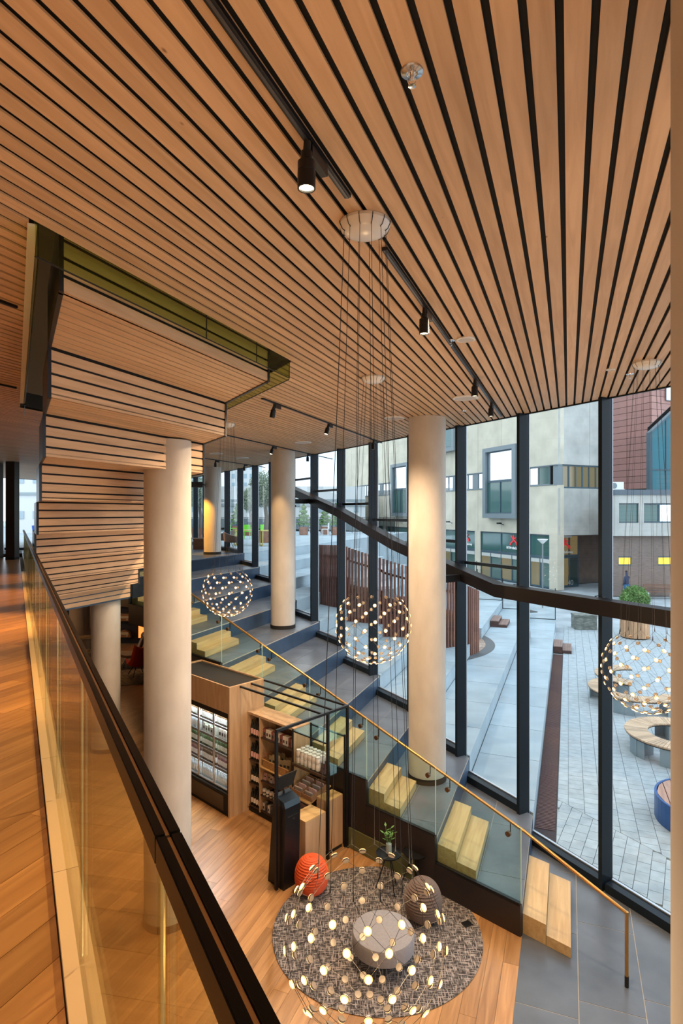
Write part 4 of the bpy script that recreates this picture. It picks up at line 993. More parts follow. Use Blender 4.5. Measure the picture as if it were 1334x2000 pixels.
# ---- outdoor seating steps with a round timber well
CC = (2.1, 22.0); RC = 3.2
cs_, ct_ = toST(*CC)
SEND = 30.5
os_ = thing('outdoor_steps', 'broad pale concrete seating steps outside, continuing the indoor levels through the glass', 'outdoor steps')
for n in range(1, 10):
    t0, t1 = tn(n), tn(n+1); z = RISE*n
    dt = max(abs(t0-ct_), abs(t1-ct_)); segs = []
    if dt < RC:
        h = math.sqrt(RC*RC-dt*dt); segs = [(None, cs_-h), (cs_+h, SEND)]
    else: segs = [(None, SEND)]
    for a, b in segs:
        A0 = s_wall(t0, .05) if a is None else a; A1 = s_wall(t1, .05) if a is None else a
        q = [ST(A0, t0), ST(b, t0), ST(b, t1), ST(A1, t1)]
        part('riser_block', MB().prism(q, .0, z-.06), M_CONC, os_)
        q2 = [ST(A0, t0+.012), ST(b, t0+.012), ST(b, t1+.013), ST(A1, t1+.013)]
        lay(os_, 'step_slab', M_CONC, q2, d, ST(.35*n, t0+.012), TREAD, 1.8, z-.06, z, .018, stag=0, limit=60)
up = MB(); up.prism([ST(s_wall(T10, .05), T10), ST(46, T10), ST(46, -60), ST(s_wall(-60, .05), -60)], 0, BALC-.02)
gu = struct('ground', up, M_CONC)
lay(gu, 'terrace_slab', M_CONC, [ST(s_wall(T10, .05), T10+.012), ST(45, T10+.012), ST(45, T10-10), ST(s_wall(T10-10, .05), T10-10)], d, ST(0, T10+.012), 1.246, 1.8, BALC-.0195, BALC, .01, stag=.3, limit=150, near=(0, 22))
# timber well
wl = thing('timber_well', 'round sunken timber deck ringed by a curved screen of upright red-brown slats', 'slatted screen', (*CC, 0))
M_RED = wood('redwood', (.27, .13, .10), (.17, .075, .055), 0, .6, .8, .22, .3, vert=True)
M_DECK = wood('deck wood', (.40, .30, .24), (.28, .20, .16), A_ANG, .6, .8, .15)
def lvl_at(x, y):
    s, t = toST(x, y); return max(0, min(10, int(math.floor((T1-t)/TREAD))+1))
for i in range(34):
    t = -3.02+.18*i*-1; off = t-ct_
    if abs(off) < 3.0 and abs(off-.17) < 3.0:
        h = min(math.sqrt(9-off**2), math.sqrt(9-(off-.17)**2))
        q = [ST(cs_-h, t), ST(cs_+h, t), ST(cs_+h, t-.17), ST(cs_-h, t-.17)]; q = [(x-CC[0], y-CC[1]) for x, y in q]
        part('deck_board', MB().prism(q, .70, .79), M_DECK, wl)
# near crescent of the deck, lying in the second tread, with its dark ring
def arc(r0, r1, a0, a1, z0, z1, n=24):
    mb = MB()
    for k in range(n):
        p, q = rad(a0+(a1-a0)*k/n), rad(a0+(a1-a0)*(k+1)/n)
        mb.prism([(r0*math.cos(p), r0*math.sin(p)), (r1*math.cos(p), r1*math.sin(p)), (r1*math.cos(q), r1*math.sin(q)), (r0*math.cos(q), r0*math.sin(q))], z0, z1)
    return mb
part('dark_ring', arc(3.2, 3.52, -60, 22, .801, .815), mat('dark band', (.10, .11, .12), .7), wl)
for i in range(9):
    a = rad(-46+7.6*i); b = rad(-46+7.6*(i+1)-.5)
    part('crescent_board', MB().prism([(2.2*math.cos(a), 2.2*math.sin(a)), (3.19*math.cos(a), 3.19*math.sin(a)), (3.19*math.cos(b), 3.19*math.sin(b)), (2.2*math.cos(b), 2.2*math.sin(b))], .816, .828), M_DECK, wl)
# lining of the well
ln = MB(); n = 64
for k in range(n):
    p, q = 2*PI*k/n, 2*PI*(k+1)/n
    z = RISE*lvl_at(CC[0]+3.0*math.cos(p), CC[1]+3.0*math.sin(p))
    if z > .9: ln.prism([(r_*math.cos(a), r_*math.sin(a)) for r_, a in ((2.98, p), (3.05, p), (3.05, q), (2.98, q))], .8, z+.02)
part('lining', ln, M_RED, wl)
TOPZ = [(-182, 4.40), (-130, 4.50), (-105, 4.12), (-57, 3.30), (-36, 2.90)]
def topz(a):
    for (a0, z0), (a1, z1) in zip(TOPZ, TOPZ[1:]):
        if a0 <= a <= a1: return z0+(z1-z0)*(a-a0)/(a1-a0)
ns = 68
bars = {.40: [], .82: []}
for k in range(ns):
    a = -181+144*k/(ns-1); x, y = RC*math.cos(rad(a)), RC*math.sin(rad(a))
    zb = RISE*lvl_at(CC[0]+x*1.02, CC[1]+y*1.02); zt = topz(a)
    zb = min(zb, zt-1.0)
    o = part('slat', MB().box(-.028, -.035, zb+.002, .028, .035, zt), M_RED, wl, rot=(0, 0, rad(a)), loc=(x, y, 0))
    zl = zb+(zt-zb)*.5; xi, yi = (RC-.09)*math.cos(rad(a+1)), (RC-.09)*math.sin(rad(a+1))
    o = part('low_slat', MB().box(-.028, -.045, zb+.002, .028, .045, zl), M_RED, wl, rot=(0, 0, rad(a+1)), loc=(xi, yi, 0))
    for f in bars: r_ = RC-.045; bars[f].append((r_*math.cos(rad(a)), r_*math.sin(rad(a)), zb+(zt-zb)*f if f > .5 else zb+(zt-zb)*.32))
for f, pts in bars.items():
    mb = MB()
    for p, q in zip(pts, pts[1:]): mb.bar(p, q, .012, .07)
    part('rail_band', mb, M_DARK, wl)
for i, (x, y, lab) in enumerate(((.2, .6, 'dark timber bench block inside the round timber well'), (-1.2, -.4, 'second dark timber bench block inside the round timber well'))):
    o = thing('bench_block', lab, 'bench', (CC[0]+x, CC[1]+y, .7905), .3+i)
    for k in range(5): part('board', MB().box(-.7, -.25+.1*k, .40, .7, -.16+.1*k, .45), M_RED, o)
    part('base', MB().box(-.65, -.22, 0, .65, .20, .399), M_DARK, o)

# ---- brown box steps on the outdoor steps
def boxes_out(s, n, lab, single=False):
    t0 = tn(n); o = thing('timber_steps', lab, 'box steps', (*ST(s, t0+.015), RISE*(n-1)+.001), A_ANG)
    for k in range(1 if single else 2):
        h = .267-.133*k
        for j in range(4):
            part('board', MB().box(0, -(.34*k+.085*j+.08), h-.03, 1.35, -(.34*k+.085*j), h), wood('brown deck', (.30, .20, .17), (.20, .12, .10), A_ANG, .6), o)
        part('carcass', MB().box(.01, -(.34*(k+1)-.006), 0, 1.34, -(.34*k+.003), h-.031), mat('dark brown', (.075, .035, .03), .6), o)
boxes_out(24.9, 1, 'brown timber two-step block at the far end of the long drain grate')
boxes_out(24.2, 2, 'single brown timber step partly hidden by a window fin on the lowest outdoor tread', True)
boxes_out(25.2, 3, 'brown timber two-step block on the second outdoor tread beyond the round deck')
boxes_out(26.0, 4, 'brown timber step on the third outdoor tread beside the curved screen', True)
# ---- glass guards at the end of the steps
for n in range(0, 5):
    t0 = T1+.0 if n == 0 else tn(n); z = RISE*max(n, 1)
    ta, tb = (tn(n+1)-.02, tn(n+2)+.02)
    o = thing('glass_guard', ['lowest', 'second', 'third', 'fourth', 'fifth'][n]+' black-edged glass guard at the far end of the outdoor steps', 'glass screen', (*ST(30.2, ta), RISE*(n+1)))
    v_ = Vector(ST(30.2, tb))-Vector(ST(30.2, ta)); 
    part('glass_pane', MB().wallseg((0, 0), tuple(v_), .03, 1.5, .014), M_WGLASS, o)
    part('bottom_rail', MB().bar((0, 0, .015), (v_.x, v_.y, .015), .04, .028), M_DARK, o)
    for q in ((0, 0), tuple(v_)): part('post', MB().bar((*q, .0), (*q, 1.52), .03, .03), M_DARK, o)

# ---- curved benches, blue seat, planter, stone
M_BENCH = wood('bench oak', (.60, .44, .30), (.44, .30, .19), 0, .6, .8, .22)
M_ZINC = mat('zinc steel', (.30, .38, .42), .45, .4)
def ring_bench(x, y, ri, ro, a0, a1, lab, legs, h=.45):
    o = thing('curved_bench', lab, 'bench', (x, y, .001)); w_ = .085; n = int(rad(a1-a0)*ro/w_)
    for k in range(n):
        p, q = rad(a0+(a1-a0)*k/n), rad(a0+(a1-a0)*(k+.88)/n)
        part('slat', MB().prism([(ri*math.cos(p), ri*math.sin(p)), (ro*math.cos(p), ro*math.sin(p)), (ro*math.cos(q), ro*math.sin(q)), (ri*math.cos(q), ri*math.sin(q))], h-.035, h), M_BENCH, o)
    part('steel_rim', arc(ro-.04, ro-.01, a0, a1, h-.06, h-.036, 28), M_DARK, o); part('steel_rim', arc(ri+.01, ri+.04, a0, a1, h-.06, h-.036, 28), M_DARK, o)
    for a in legs:
        part('leg_plate', arc(ri+.02, ro-.03, a-1.6, a+1.6, .0, h-.061, 2), M_ZINC, o)
        part('leg_plate', arc(ro-.06, ro-.04, a-13, a+13, .0, h-.061, 5), M_ZINC, o)
ring_bench(7.82, 13.7, .62, 1.12, 60, 400, 'nearer ring-shaped slatted bench on the plaza, cut by the right edge', (75, 190, 235, 330))
ring_bench(9.35, 18.6, .75, 1.25, 75, 235, 'S-shaped slatted bench seen through the right-hand pendant, its near curve', (120, 220))
ring_bench(8.55, 17.2, .75, 1.25, 120, 320, 'slatted curved bench sweeping behind the right-hand window fin', (140, 230, 300))
o = thing('round_bench', 'round blue steel seat topped with timber boards on the plaza at the right edge', 'seat', (6.62, 10.55, .001))
part('drum', arc(.86, .90, 0, 360, 0, .44, 48), mat('blue steel', (.015, .085, .28), .35, .2), o)
for k in range(11):
    y0 = -.85+.155*k; y1 = y0+.14; ym = (y0+y1)/2; hh = [math.sqrt(max(.0004, .852**2-q*q)) for q in (y0, ym, y1)]
    if 1: part('board', MB().prism([(y0, -hh[0]), (ym, -hh[1]), (y1, -hh[2]), (y1, hh[2]), (ym, hh[1]), (y0, hh[0])], .40, .435), wood('pink board', (.55, .33, .25), (.40, .22, .16), PI/2, .6), o, rot=(0, 0, -.36))
def foliage(n, rx, rz, zc, size, seedv, shape='ball', wf=.28):
    rnd = random.Random(seedv); mb = MB()
    for _ in range(n):
        u_, v_, w_ = rnd.gauss(0, 1), rnd.gauss(0, 1), rnd.gauss(0, 1); l = math.sqrt(u_*u_+v_*v_+w_*w_) or 1; r_ = rnd.random()**.4
        if shape == 'ball': p = Vector((u_/l*rx*r_, v_/l*rx*r_, zc+w_/l*rz*r_))
        else:
            hh = rnd.random(); tier = (1-hh)**.8*(.7+.3*math.sin(hh*34)); a = rnd.random()*2*PI; rr = rx*tier*rnd.random()**.4
            p = Vector((rr*math.cos(a), rr*math.sin(a), zc-rz+2*rz*hh))
        dd = Vector((rnd.uniform(-1, 1), rnd.uniform(-1, 1), rnd.uniform(-.4, 1))).normalized(); s_ = dd.cross(Vector((rnd.uniform(-1, 1), rnd.uniform(-1, 1), .3))).normalized()*size*wf
        mb.add([p-dd*size/2, p+s_, p+dd*size/2, p-s_], [(0, 1, 2, 3)])
    return mb
M_PINE = mat('pine green', (.17, .30, .09), .6, noise=.4, scale=3); M_OLIVE = mat('olive grey green', (.26, .32, .22), .6, noise=.3, scale=2)
M_BARK = mat('bark', (.20, .17, .14), .8)
def planter(x, y, z, R, H, lab, m, slats=0):
    o = thing('planter', lab, 'planter', (x, y, z+.001))
    if slats:
        for k in range(slats):
            a = 2*PI*k/slats; part('stave', MB().prism([((R-.04)*math.cos(a), (R-.04)*math.sin(a)), (R*math.cos(a), R*math.sin(a)), (R*math.cos(a+2*PI/slats*.93), R*math.sin(a+2*PI/slats*.93)), ((R-.04)*math.cos(a+2*PI/slats*.93), (R-.04)*math.sin(a+2*PI/slats*.93))], .05, H), m, o)
        part('inner_tub', MB().lathe([(R-.05, .0), (R-.05, H-.06)], 28), M_DARK, o)
    else: part('tub', MB().lathe([(R*.86, 0), (R, H), (R*.9, H), (R*.88, H-.08)], 28), m, o, True)
    part('soil', MB().lathe([(R-.09 if slats else R*.86, H-.08), (R-.09 if slats else R*.86, H-.055)], 24), mat('soil', (.05, .04, .03), .9), o)
    return o
def tree(nm, x, y, z, kind, h, r_, lab, grp=None, sd=1):
    o = thing(nm, lab, 'tree', (x, y, z), 0, grp)
    if kind == 'fir':
        part('trunk', MB().tube([(0, 0, 0), (.02, 0, h*.9)], [.04, .012], 6), M_BARK, o)
        part('needles', foliage(1500, r_, h*.45, h*.55, .13, sd, 'cone'), M_PINE, o)
    elif kind == 'pine':
        part('trunk', MB().tube([(0, 0, 0), (.05, 0, h*.7)], [.035, .015], 6), M_BARK, o)
        part('needles', foliage(4200, r_, h*.46, h*.52, .24, sd, 'ball', .07), M_PINE, o)
    else:
        pts = [(0, 0, 0), (.05, .02, h*.25), (-.04, 0, h*.42)]
        part('trunk', MB().tube(pts, [.13, .11, .09], 8), M_BARK, o, True)
        for k in range(4):
            a = k*1.7; part('branch', MB().tube([(-.04, 0, h*.40), (.25*math.cos(a), .25*math.sin(a), h*.6), (.45*math.cos(a), .45*math.sin(a), h*.8)], [.06, .04, .015], 6), M_BARK, o)
        part('leaves', foliage(3200, r_, h*.32, h*.72, .12, sd), M_OLIVE, o)
planter(13.1, 26.3, 0, .60, .95, 'round planter of upright timber staves holding a small pine on the plaza', wood('stave wood', (.60, .36, .20), (.44, .24, .13), 0, .6, 1, .2, vert=True), 24)
tree('pine_bush', 13.1, 26.3, .90, 'pine', 1.45, .62, 'small bright green pine growing in the timber planter', None, 3)
o = thing('stone_block', 'weathered square grey stone block standing on the plaza', 'stone block', (11.65, 28.3, .001), -.12)
part('block', MB().box(-.5, -.35, 0, .5, .35, .62), mat('weathered stone', (.19, .20, .18), .9, noise=.5, scale=5, bump=.5, stretch=(0, 1, 1, 4)), o)
part('cap', MB().box(-.52, -.37, .621, .52, .37, .70), MATS['weathered stone'], o)
for k, (px_, py_) in enumerate(((10.1, 33.2), (13.1, 36.5))):
    o = thing('manhole_cover', ['dark rectangular cover set in the plaza beyond the steps', 'second dark cover nearer the shop entrance'][k], 'cover', (px_, py_, -.03), .3); part('plate', MB().box(-.8, -.35, 0, .8, .35, .032), mat('cover iron', (.10, .08, .07), .7), o); part('rim', MB().box(-.84, -.39, 0, .84, .39, .030), M_DARK, o)

# ---- upper terrace: trees in pots, furniture, fence
M_CORT = mat('rust pot', (.30, .13, .07), .7, noise=.25, scale=4)
for k, (px_, Y_, kind, h, r_, nm) in enumerate(((593, 41, 'fir', 1.75, .62, 'fir_tree'), (635, 42, 'fir', 1.6, .6, 'fir_tree'), (656, 41, 'fir', 1.7, .6, 'fir_tree'), (462, 44, 'fir', 1.7, .6, 'fir_tree'),
        (519, 31, 'olive', 3.1, .95, 'olive_tree'), (391, 36, 'olive', 3.0, .95, 'olive_tree'), (489, 40, 'olive', 2.6, .7, 'olive_tree'))):
    X_ = (px_-667)/1150*Y_; R_ = .55 if kind == 'olive' else .34; H_ = .62 if kind == 'olive' else .56
    where = ['just right of the halfway column', 'left one of the pair right of the fin', 'right one of the pair right of the fin', 'seen between the left fins behind green chairs', 'left of the halfway column', 'left of the orange-lit column', 'between the left fins'][k]
    planter(X_, Y_, BALC, R_, H_, 'rust brown tub on the terrace %s' % where, M_CORT)
    tree(nm, X_, Y_, BALC+H_-.05, kind, h, r_, '%s in a rust brown tub, %s' % ('little fir' if kind == 'fir' else 'grey-green olive tree', where), None, 10+k)
def wire_chair(x, y, rz, m, lab, g_=None):
    o = thing('terrace_chair', lab, 'chair', (x, y, BALC+.001), rz, g_)
    part('seat', MB().box(-.22, -.22, .42, .22, .22, .45), m, o); part('backrest', MB().box(-.24, -.24, .451, -.21, .24, .85), m, o)
    for s in (-1, 1): part('armrest', MB().bar((-.22, .23*s, .64), (.2, .23*s, .64), .03, .03), m, o)
    for sx, sy in ((1, 1), (1, -1), (-1, 1), (-1, -1)): part('leg', MB().bar((.2*sx, .2*sy, 0), (.2*sx, .2*sy, .419), .03, .03), m, o)
M_LIME = mat('lime plastic', (.22, .75, .05), .4); M_WPL = mat('white steel', (.85, .85, .85), .4)
for k in range(3): wire_chair(-6.35+.75*k, 34.5+.4*k, .5+k, M_LIME, ['lime green terrace chair farthest left between the fins', 'lime green terrace chair in the middle of three', 'lime green terrace chair nearest the olive tree'][k])
for k in range(2): wire_chair(-1.9+.8*k, 40.0, 2+k, M_WPL, ['white terrace chair beside the rust tub', 'white terrace chair nearer the fin'][k])
for k, (x, y) in enumerate(((-4.6, 28.4), (-3.3, 28.0))):
    o = thing('terrace_table', ['yellow-framed terrace table seen between the left fins', 'yellow-framed terrace table left of the halfway column'][k], 'table', (x, y, BALC+.001), .35); m = mat('yellow oak', (.60, .48, .12), .5)
    part('table_top', MB().box(-.6, -.35, .70, .6, .35, .74), m, o)
    for s in (-1, 1): part('leg_frame', MB().bar((.52*s, -.3, .03), (.52*s, .3, .03), .05, .05).bar((.52*s, -.3, 0), (.52*s, -.3, .70), .05, .05).bar((.52*s, .3, 0), (.52*s, .3, .70), .05, .05), m, o)
o = thing('terrace_fence', 'low dark railing at the back of the terrace', 'fence', (0, 0, BALC))
for k in range(26): part('post', MB().box(-16+k*.8, 44.95, .0, -15.96+k*.8, 44.99, 1.15), M_DARK, o)
part('top_rail', MB().box(-16, 44.94, 1.151, 4.1, 45.0, 1.19), M_DARK, o)
part('mesh_infill', MB().box(-16, 44.965, .1, 4.1, 44.975, 1.1), glass('fence mesh', (.55, .6, .62), .2), o)
# ================================================================ buildings across the plaza
M_BEIGE = mat('beige concrete', (.60, .55, .44), .85, noise=.12, scale=.8, bump=.15)
M_GREY = mat('grey concrete', (.47, .465, .435), .85, noise=.16, scale=.9, bump=.15)
M_BLUEF = mat('blue grey frame', (.055, .10, .13), .5); M_GREYF = mat('mid grey frame', (.20, .24, .26), .5, .2)
def pane_mat(nm, c, rough=.08, em=None, es=0): return mat(nm, c, rough, 0, emis=em, es=es, spec=1.0)
M_SKYG = mat('sky reflecting glass', (.85, .88, .90), .04, .95); M_TEALG = pane_mat('teal dark glass', (.05, .13, .12)); M_AMBER = pane_mat('lit amber glass', (.10, .095, .055), .1, (1, .68, .28), .13)
class FB:
    """a facade: u runs along it from the corner, d stands proud of it"""
    def __init__(s, o, dirv, nm, lab):
        s.o = Vector(o); s.d = Vector(dirv).normalized(); s.n = Vector((s.d.y, -s.d.x))
        if s.n.dot(Vector((-s.o.x, -s.o.y))) < 0: s.n = -s.n
        s.t = thing(nm, lab, 'building', (*o, 0))
    def P(s, u, w_): return tuple(s.d*u + s.n*w_)
    def slab(s, name, u0, u1, z0, z1, w0, w1, m, parent=None):
        return part(name, MB().prism([s.P(u0, w0), s.P(u1, w0), s.P(u1, w1), s.P(u0, w1)], z0, z1), m, parent or s.t)
    def window(s, u0, u1, z0, z1, nu, gl, fr, w_=-.12, fw=.07, nm='window', extra=None):
        f = MB()
        f.prism([s.P(u0, w_-.05), s.P(u1, w_-.05), s.P(u1, w_+.06), s.P(u0, w_+.06)], z0, z0+fw).prism([s.P(u0, w_-.05), s.P(u1, w_-.05), s.P(u1, w_+.06), s.P(u0, w_+.06)], z1-fw, z1)
        for k in range(nu+1):
            c = u0+(u1-u0)*k/nu; a, b = max(u0, c-fw/2), min(u1, c+fw/2)
            f.prism([s.P(a, w_-.05), s.P(b, w_-.05), s.P(b, w_+.06), s.P(a, w_+.06)], z0+fw, z1-fw)
        wd = part(nm, f, fr, s.t)
        for k in range(nu):
            a, b = u0+(u1-u0)*k/nu+fw/2, u0+(u1-u0)*(k+1)/nu-fw/2
            part('pane', MB().prism([s.P(a, w_-.02), s.P(b, w_-.02), s.P(b, w_), s.P(a, w_)], z0+fw, z1-fw), gl[k % len(gl)] if isinstance(gl, list) else gl, wd)
        return wd
Z = lambda rel: EYE+rel
ZB0, ZB1, ZG = Z(1.96), Z(3.40), Z(-1.66)
# -- beige facade running away to the left
L = FB((15.4, 42), (-.355, .935), 'office_building', 'long beige concrete office building with shop windows running away to the left')
LEN = 44
L.slab('core', 4.2, LEN, -.05, 19, -3.2, -1.2, mat('dim interior', (.05, .05, .045), .9))
k = 0; u = 0
while u < LEN:
    w_ = 3.3; a, b = u+.015, min(LEN, u+w_)-.015
    L.slab('concrete_panel', a, b, ZB1+.02, 19, -.6, 0, M_BEIGE)
    L.slab('concrete_panel', a, b, ZG, ZB0-.02, -.6, 0, M_BEIGE)
    u += w_
L.slab('panel_backing', .3, LEN, ZB1, 19, -.7, -.61, M_GREYF); L.slab('panel_backing', .3, LEN, ZG+.1, ZB0, -.7, -.61, M_GREYF); L.slab('dark_room', .9, 4.2, .02, ZG, -1.4, -1.2, M_DARK)
L.slab('band_lintel', 0, LEN, ZB1-.04, ZB1+.018, -.4, .03, M_GREYF); L.slab('band_sill', 0, LEN, ZB0-.018, ZB0+.03, -.4, .05, M_GREYF)
L.slab('corner_pier', 0, .85, 0, ZG-.002, -.6, -.0, M_BEIGE)
for k in range(13):
    a = .9+3.3*k
    if 4.1 < a+1.5 < 8.3: continue
    L.window(a, a+2.5, ZB0+.03, ZB1-.04, 3 if k else 2, [M_TEALG, M_SKYG, M_SKYG] if k == 0 else M_SKYG, M_GREYF)
    L.slab('band_pier', a+2.5, a+3.3, ZB0+.031, ZB1-.041, -.5, -.05, M_GREYF)
# box windows
def bay(u0, u1, z0, z1, lower=True):
    w1 = .62; fr = .42
    for nm, a, b, c, d_ in (('bay_side', u0, u0+fr, z0, z1), ('bay_side', u1-fr, u1, z0, z1), ('bay_head', u0+fr, u1-fr, z1-fr*.8, z1), ('bay_sill', u0+fr, u1-fr, z0, z0+fr*.9)): L.slab(nm, a, b, c, d_, .002, w1, M_GREYF)
    L.slab('bay_back', u0+.05, u1-.05, z0+.05, z1-.05, .003, .06, M_DARK)
    zm = z0+(z1-z0)*.52
    wn = L.window(u0+fr, u1-fr, zm, z1-fr*.8, 1, M_SKYG, M_BLUEF, .36, .09)
    L.window(u0+fr, u1-fr, z0+fr*.9, zm, 2, M_TEALG, M_BLUEF, .36, .09)
bay(4.0, 8.35, Z(-.50), Z(5.30)); bay(12.9, 17.2, Z(5.65), Z(11.0)); bay(22, 26.3, Z(-.5), Z(5.3))
# shop fronts with the red running-figure sign
M_RSIGN = mat('sign red', (.75, .03, .04), .5, emis=(.8, .03, .04), es=.25); M_WSIGN = mat('sign white', (.9, .9, .88), .5)
def letters(cu, o, loc):
    tmp = bpy.data.objects.new('lettering', cu); me = bpy.data.meshes.new_from_object(tmp); bpy.data.objects.remove(tmp)
    return link('lettering', me, o, loc)
def sign(u, z, s_, wv, parent, F_):
    base = F_.P(u, wv); ang = math.atan2(-F_.d.y, -F_.d.x)
    o = link('sign', None, parent, (*base, z), (PI/2, 0, ang))
    def poly(pts): return MB().prism([(x*s_, y*s_) for x, y in pts], 0, .03)
    fig = MB()
    for pts in ([(-.08, .9), (.0, 1.02), (.08, .9), (.12, .55), (.1, .2), (-.12, .2), (-.12, .6)], [(-.1, .62), (-.42, .95), (-.5, .82), (-.14, .45)], [(.08, .66), (.5, .72), (.5, .56), (.1, .48)],
                [(-.12, .32), (-.62, -.02), (-.82, -.30), (-.56, -.34), (-.42, -.08), (.0, .18)], [(.0, .25), (.42, .02), (.62, -.34), (.86, -.22), (.74, .04), (.12, .42)]): 
        fig.prism([(x*s_, y*s_) for x, y in pts], 0, .03)
    part('red_figure', fig, M_RSIGN, o)
    cu = bpy.data.curves.new('lettering', 'FONT'); cu.body = 'MTMediaGroup'; cu.size = .46*s_; cu.align_x = 'CENTER'; cu.extrude = .01; cu.offset = .012*s_; cu.materials.append(M_WSIGN)
    letters(cu, o, (0, -.82*s_, .0))
for k, (a, b, nn) in enumerate(((.86, 3.1, 2), (3.9, 9.6, 4), (10.5, 15.9, 4), (16.8, 22.4, 4), (23.2, 28.8, 4), (29.6, 35, 4), (35.8, 41, 4))):
    L.window(a, b, Z(-3.35), ZG, max(1, nn//2), M_TEALG, M_BLUEF, -.15, .10, 'shop_window')
    L.window(a, b, .02, Z(-3.36), nn, [pane_mat('teal shop glass', (.10, .17, .15)), M_AMBER], M_BLUEF, -.15, .10, 'shop_window')
    L.slab('blind', a+.1, b-.1, Z(-3.75), Z(-3.45), -.12, -.10, mat('pale blind', (.55, .56, .52), .7))
    if k < len((0,)*7)-1: L.slab('pier', b, b+.8, 0, ZG-.002, -.6, -.0, M_BEIGE)
sign(5.1, Z(-2.45), .62, -.10, L.t, L); sign(11.9, Z(-2.45), .62, -.10, L.t, L)
for u in (6.1, 14.0):
    f = part('flood_light', MB().prism([L.P(u, .3), L.P(u+.35, .3), L.P(u+.35, .55), L.P(u, .55)], Z(-.98), Z(-.85)), M_DARK, L.t); part('arm', MB().bar((*L.P(u+.17, .0), Z(-1.05)), (*L.P(u+.17, .32), Z(-.93)), .05, .05), M_DARK, f)
# -- grey facade to the right of the corner
G = FB((15.4, 42), (.914, .407), 'corner_building', 'grey concrete corner building with a band of truss windows over a recessed glass entrance')
G.slab('core', .6, 5.0, ZG+.1, 19, -4.5, -2.5, MATS['dim interior'])
for a, b in ((.08, 3.1), (3.13, 5.1)):
    G.slab('concrete_panel', a, b, ZB1+.02, 19, -.6, 0, M_GREY); G.slab('concrete_panel', a, b, ZG-.02, ZB0-.25, -.6, 0, M_GREY)
G.slab('corner_post', .08, .5, ZB0-.24, ZB1+.019, -.5, -.02, M_GREYF)
G.window(.5, 5.1, ZB0-.24, ZB1+.01, 7, M_AMBER, M_BLUEF, -.12, .10)
for k in range(1):
    a = 1.7+3.4*k
    for q, r_ in ((a, a+1.6), (a+3.2, a+1.6)): part('truss_diagonal', MB().bar((*G.P(q, -.35), ZB1-.1), (*G.P(r_, -.35), ZB0), .09, .12), M_BLUEF, G.t)
# recessed entrance
E0 = -2.4
G.slab('soffit', .5, 9.5, ZG-.019, ZG+.08, -4.4, -.61, M_GREY)
G.slab('brick_wall', 3.3, 9.5, 0, ZG-.02, E0-.4, E0, mat('brown brick', (.22, .17, .15), .85, noise=.15, scale=2))
G.slab('side_wall', .35, .5, 0, ZG-.02, -1.2, -.3, M_BEIGE)
ent = G.window(.45, 3.2, Z(-3.3), ZG-.03, 3, M_AMBER, M_BLUEF, -1.2, .12, 'entrance_window')
G.window(.45, 3.2, .02, Z(-3.32), 3, [pane_mat('green shop glass', (.07, .13, .10)), M_AMBER, pane_mat('dark door glass', (.04, .07, .07))], M_BLUEF, -1.2, .12, 'entrance_door')
def sign_r(u, z, s_, wv):
    o = link('sign', None, G.t, (*G.P(u, wv), z), (PI/2, 0, math.atan2(G.d.y, G.d.x)))
    fig = MB()
    for pts in ([(-.08, .9), (.0, 1.02), (.08, .9), (.12, .55), (.1, .2), (-.12, .2), (-.12, .6)], [(-.1, .62), (-.42, .95), (-.5, .82), (-.14, .45)], [(.08, .66), (.5, .72), (.5, .56), (.1, .48)],
                [(-.12, .32), (-.62, -.02), (-.82, -.30), (-.56, -.34), (-.42, -.08), (.0, .18)], [(.0, .25), (.42, .02), (.62, -.34), (.86, -.22), (.74, .04), (.12, .42)]): fig.prism([(x*s_, y*s_) for x, y in pts], 0, .03)
    part('red_figure', fig, M_RSIGN, o)
    for txt, sz, x, y in (('MTMediaGroup', .40*s_, 0, -.82*s_), ('40', .55, .55, -2.9)):
        cu = bpy.data.curves.new('lettering', 'FONT'); cu.body = txt; cu.size = sz; cu.align_x = 'CENTER'; cu.extrude = .01; cu.materials.append(M_WSIGN if txt != '40' else mat('door number', (.35, .38, .38), .5)); letters(cu, o, (x, y, 0))
sign_r(1.75, Z(-2.55), .62, -1.05)
part('door_handle', MB().bar((*G.P(2.2, -1.1), .9), (*G.P(2.2, -1.1), 1.6), .05, .05), M_CHROME, G.t)
part('rain_pipe', MB().tube([(*G.P(2.0, -.7), ZG-.15), (*G.P(.55, -.7), ZG-.15), (*G.P(.40, -.7), ZG-.35), (*G.P(.40, -.7), .0)], .07, 8), mat('pale pipe', (.55, .66, .72), .4), G.t, True)
# -- low wing on the right with brick ground floor
W = FB((17.4, 38.6), (1, .02), 'side_wing', 'low grey concrete wing on brown brick with two lit little windows')
zt = Z(1.62); zg = Z(-1.58)
def wu(px): return (px-667)/1150*38.7-17.4
zw0, zw1 = Z(-.72), Z(.58)
ed = [wu(1195), wu(1208), wu(1247), wu(1257), wu(1320), 9]
W.slab('concrete_panel', .55, 3.3, zw1, zt-.5, -.5, 0, M_GREY); W.slab('concrete_panel', 3.32, 9, zw1, zt-.5, -.5, 0, M_GREY)
W.slab('concrete_panel', .55, 3.3, zg, zw0, -.5, 0, M_GREY); W.slab('concrete_panel', 3.32, 9, zg, zw0, -.5, 0, M_GREY)
for a, b in ((.55, ed[1]), (ed[2], ed[3]), (ed[4], 9)): W.slab('window_pier', a, b, zw0+.002, zw1-.002, -.5, -.002, M_GREY)
W.window(ed[1], ed[2], zw0+.002, zw1-.002, 1, M_TEALG, M_BLUEF, -.15, .07)
W.window(ed[3], ed[4], zw0+.002, zw1-.002, 2, [M_TEALG, M_SKYG], M_BLUEF, -.15, .10)
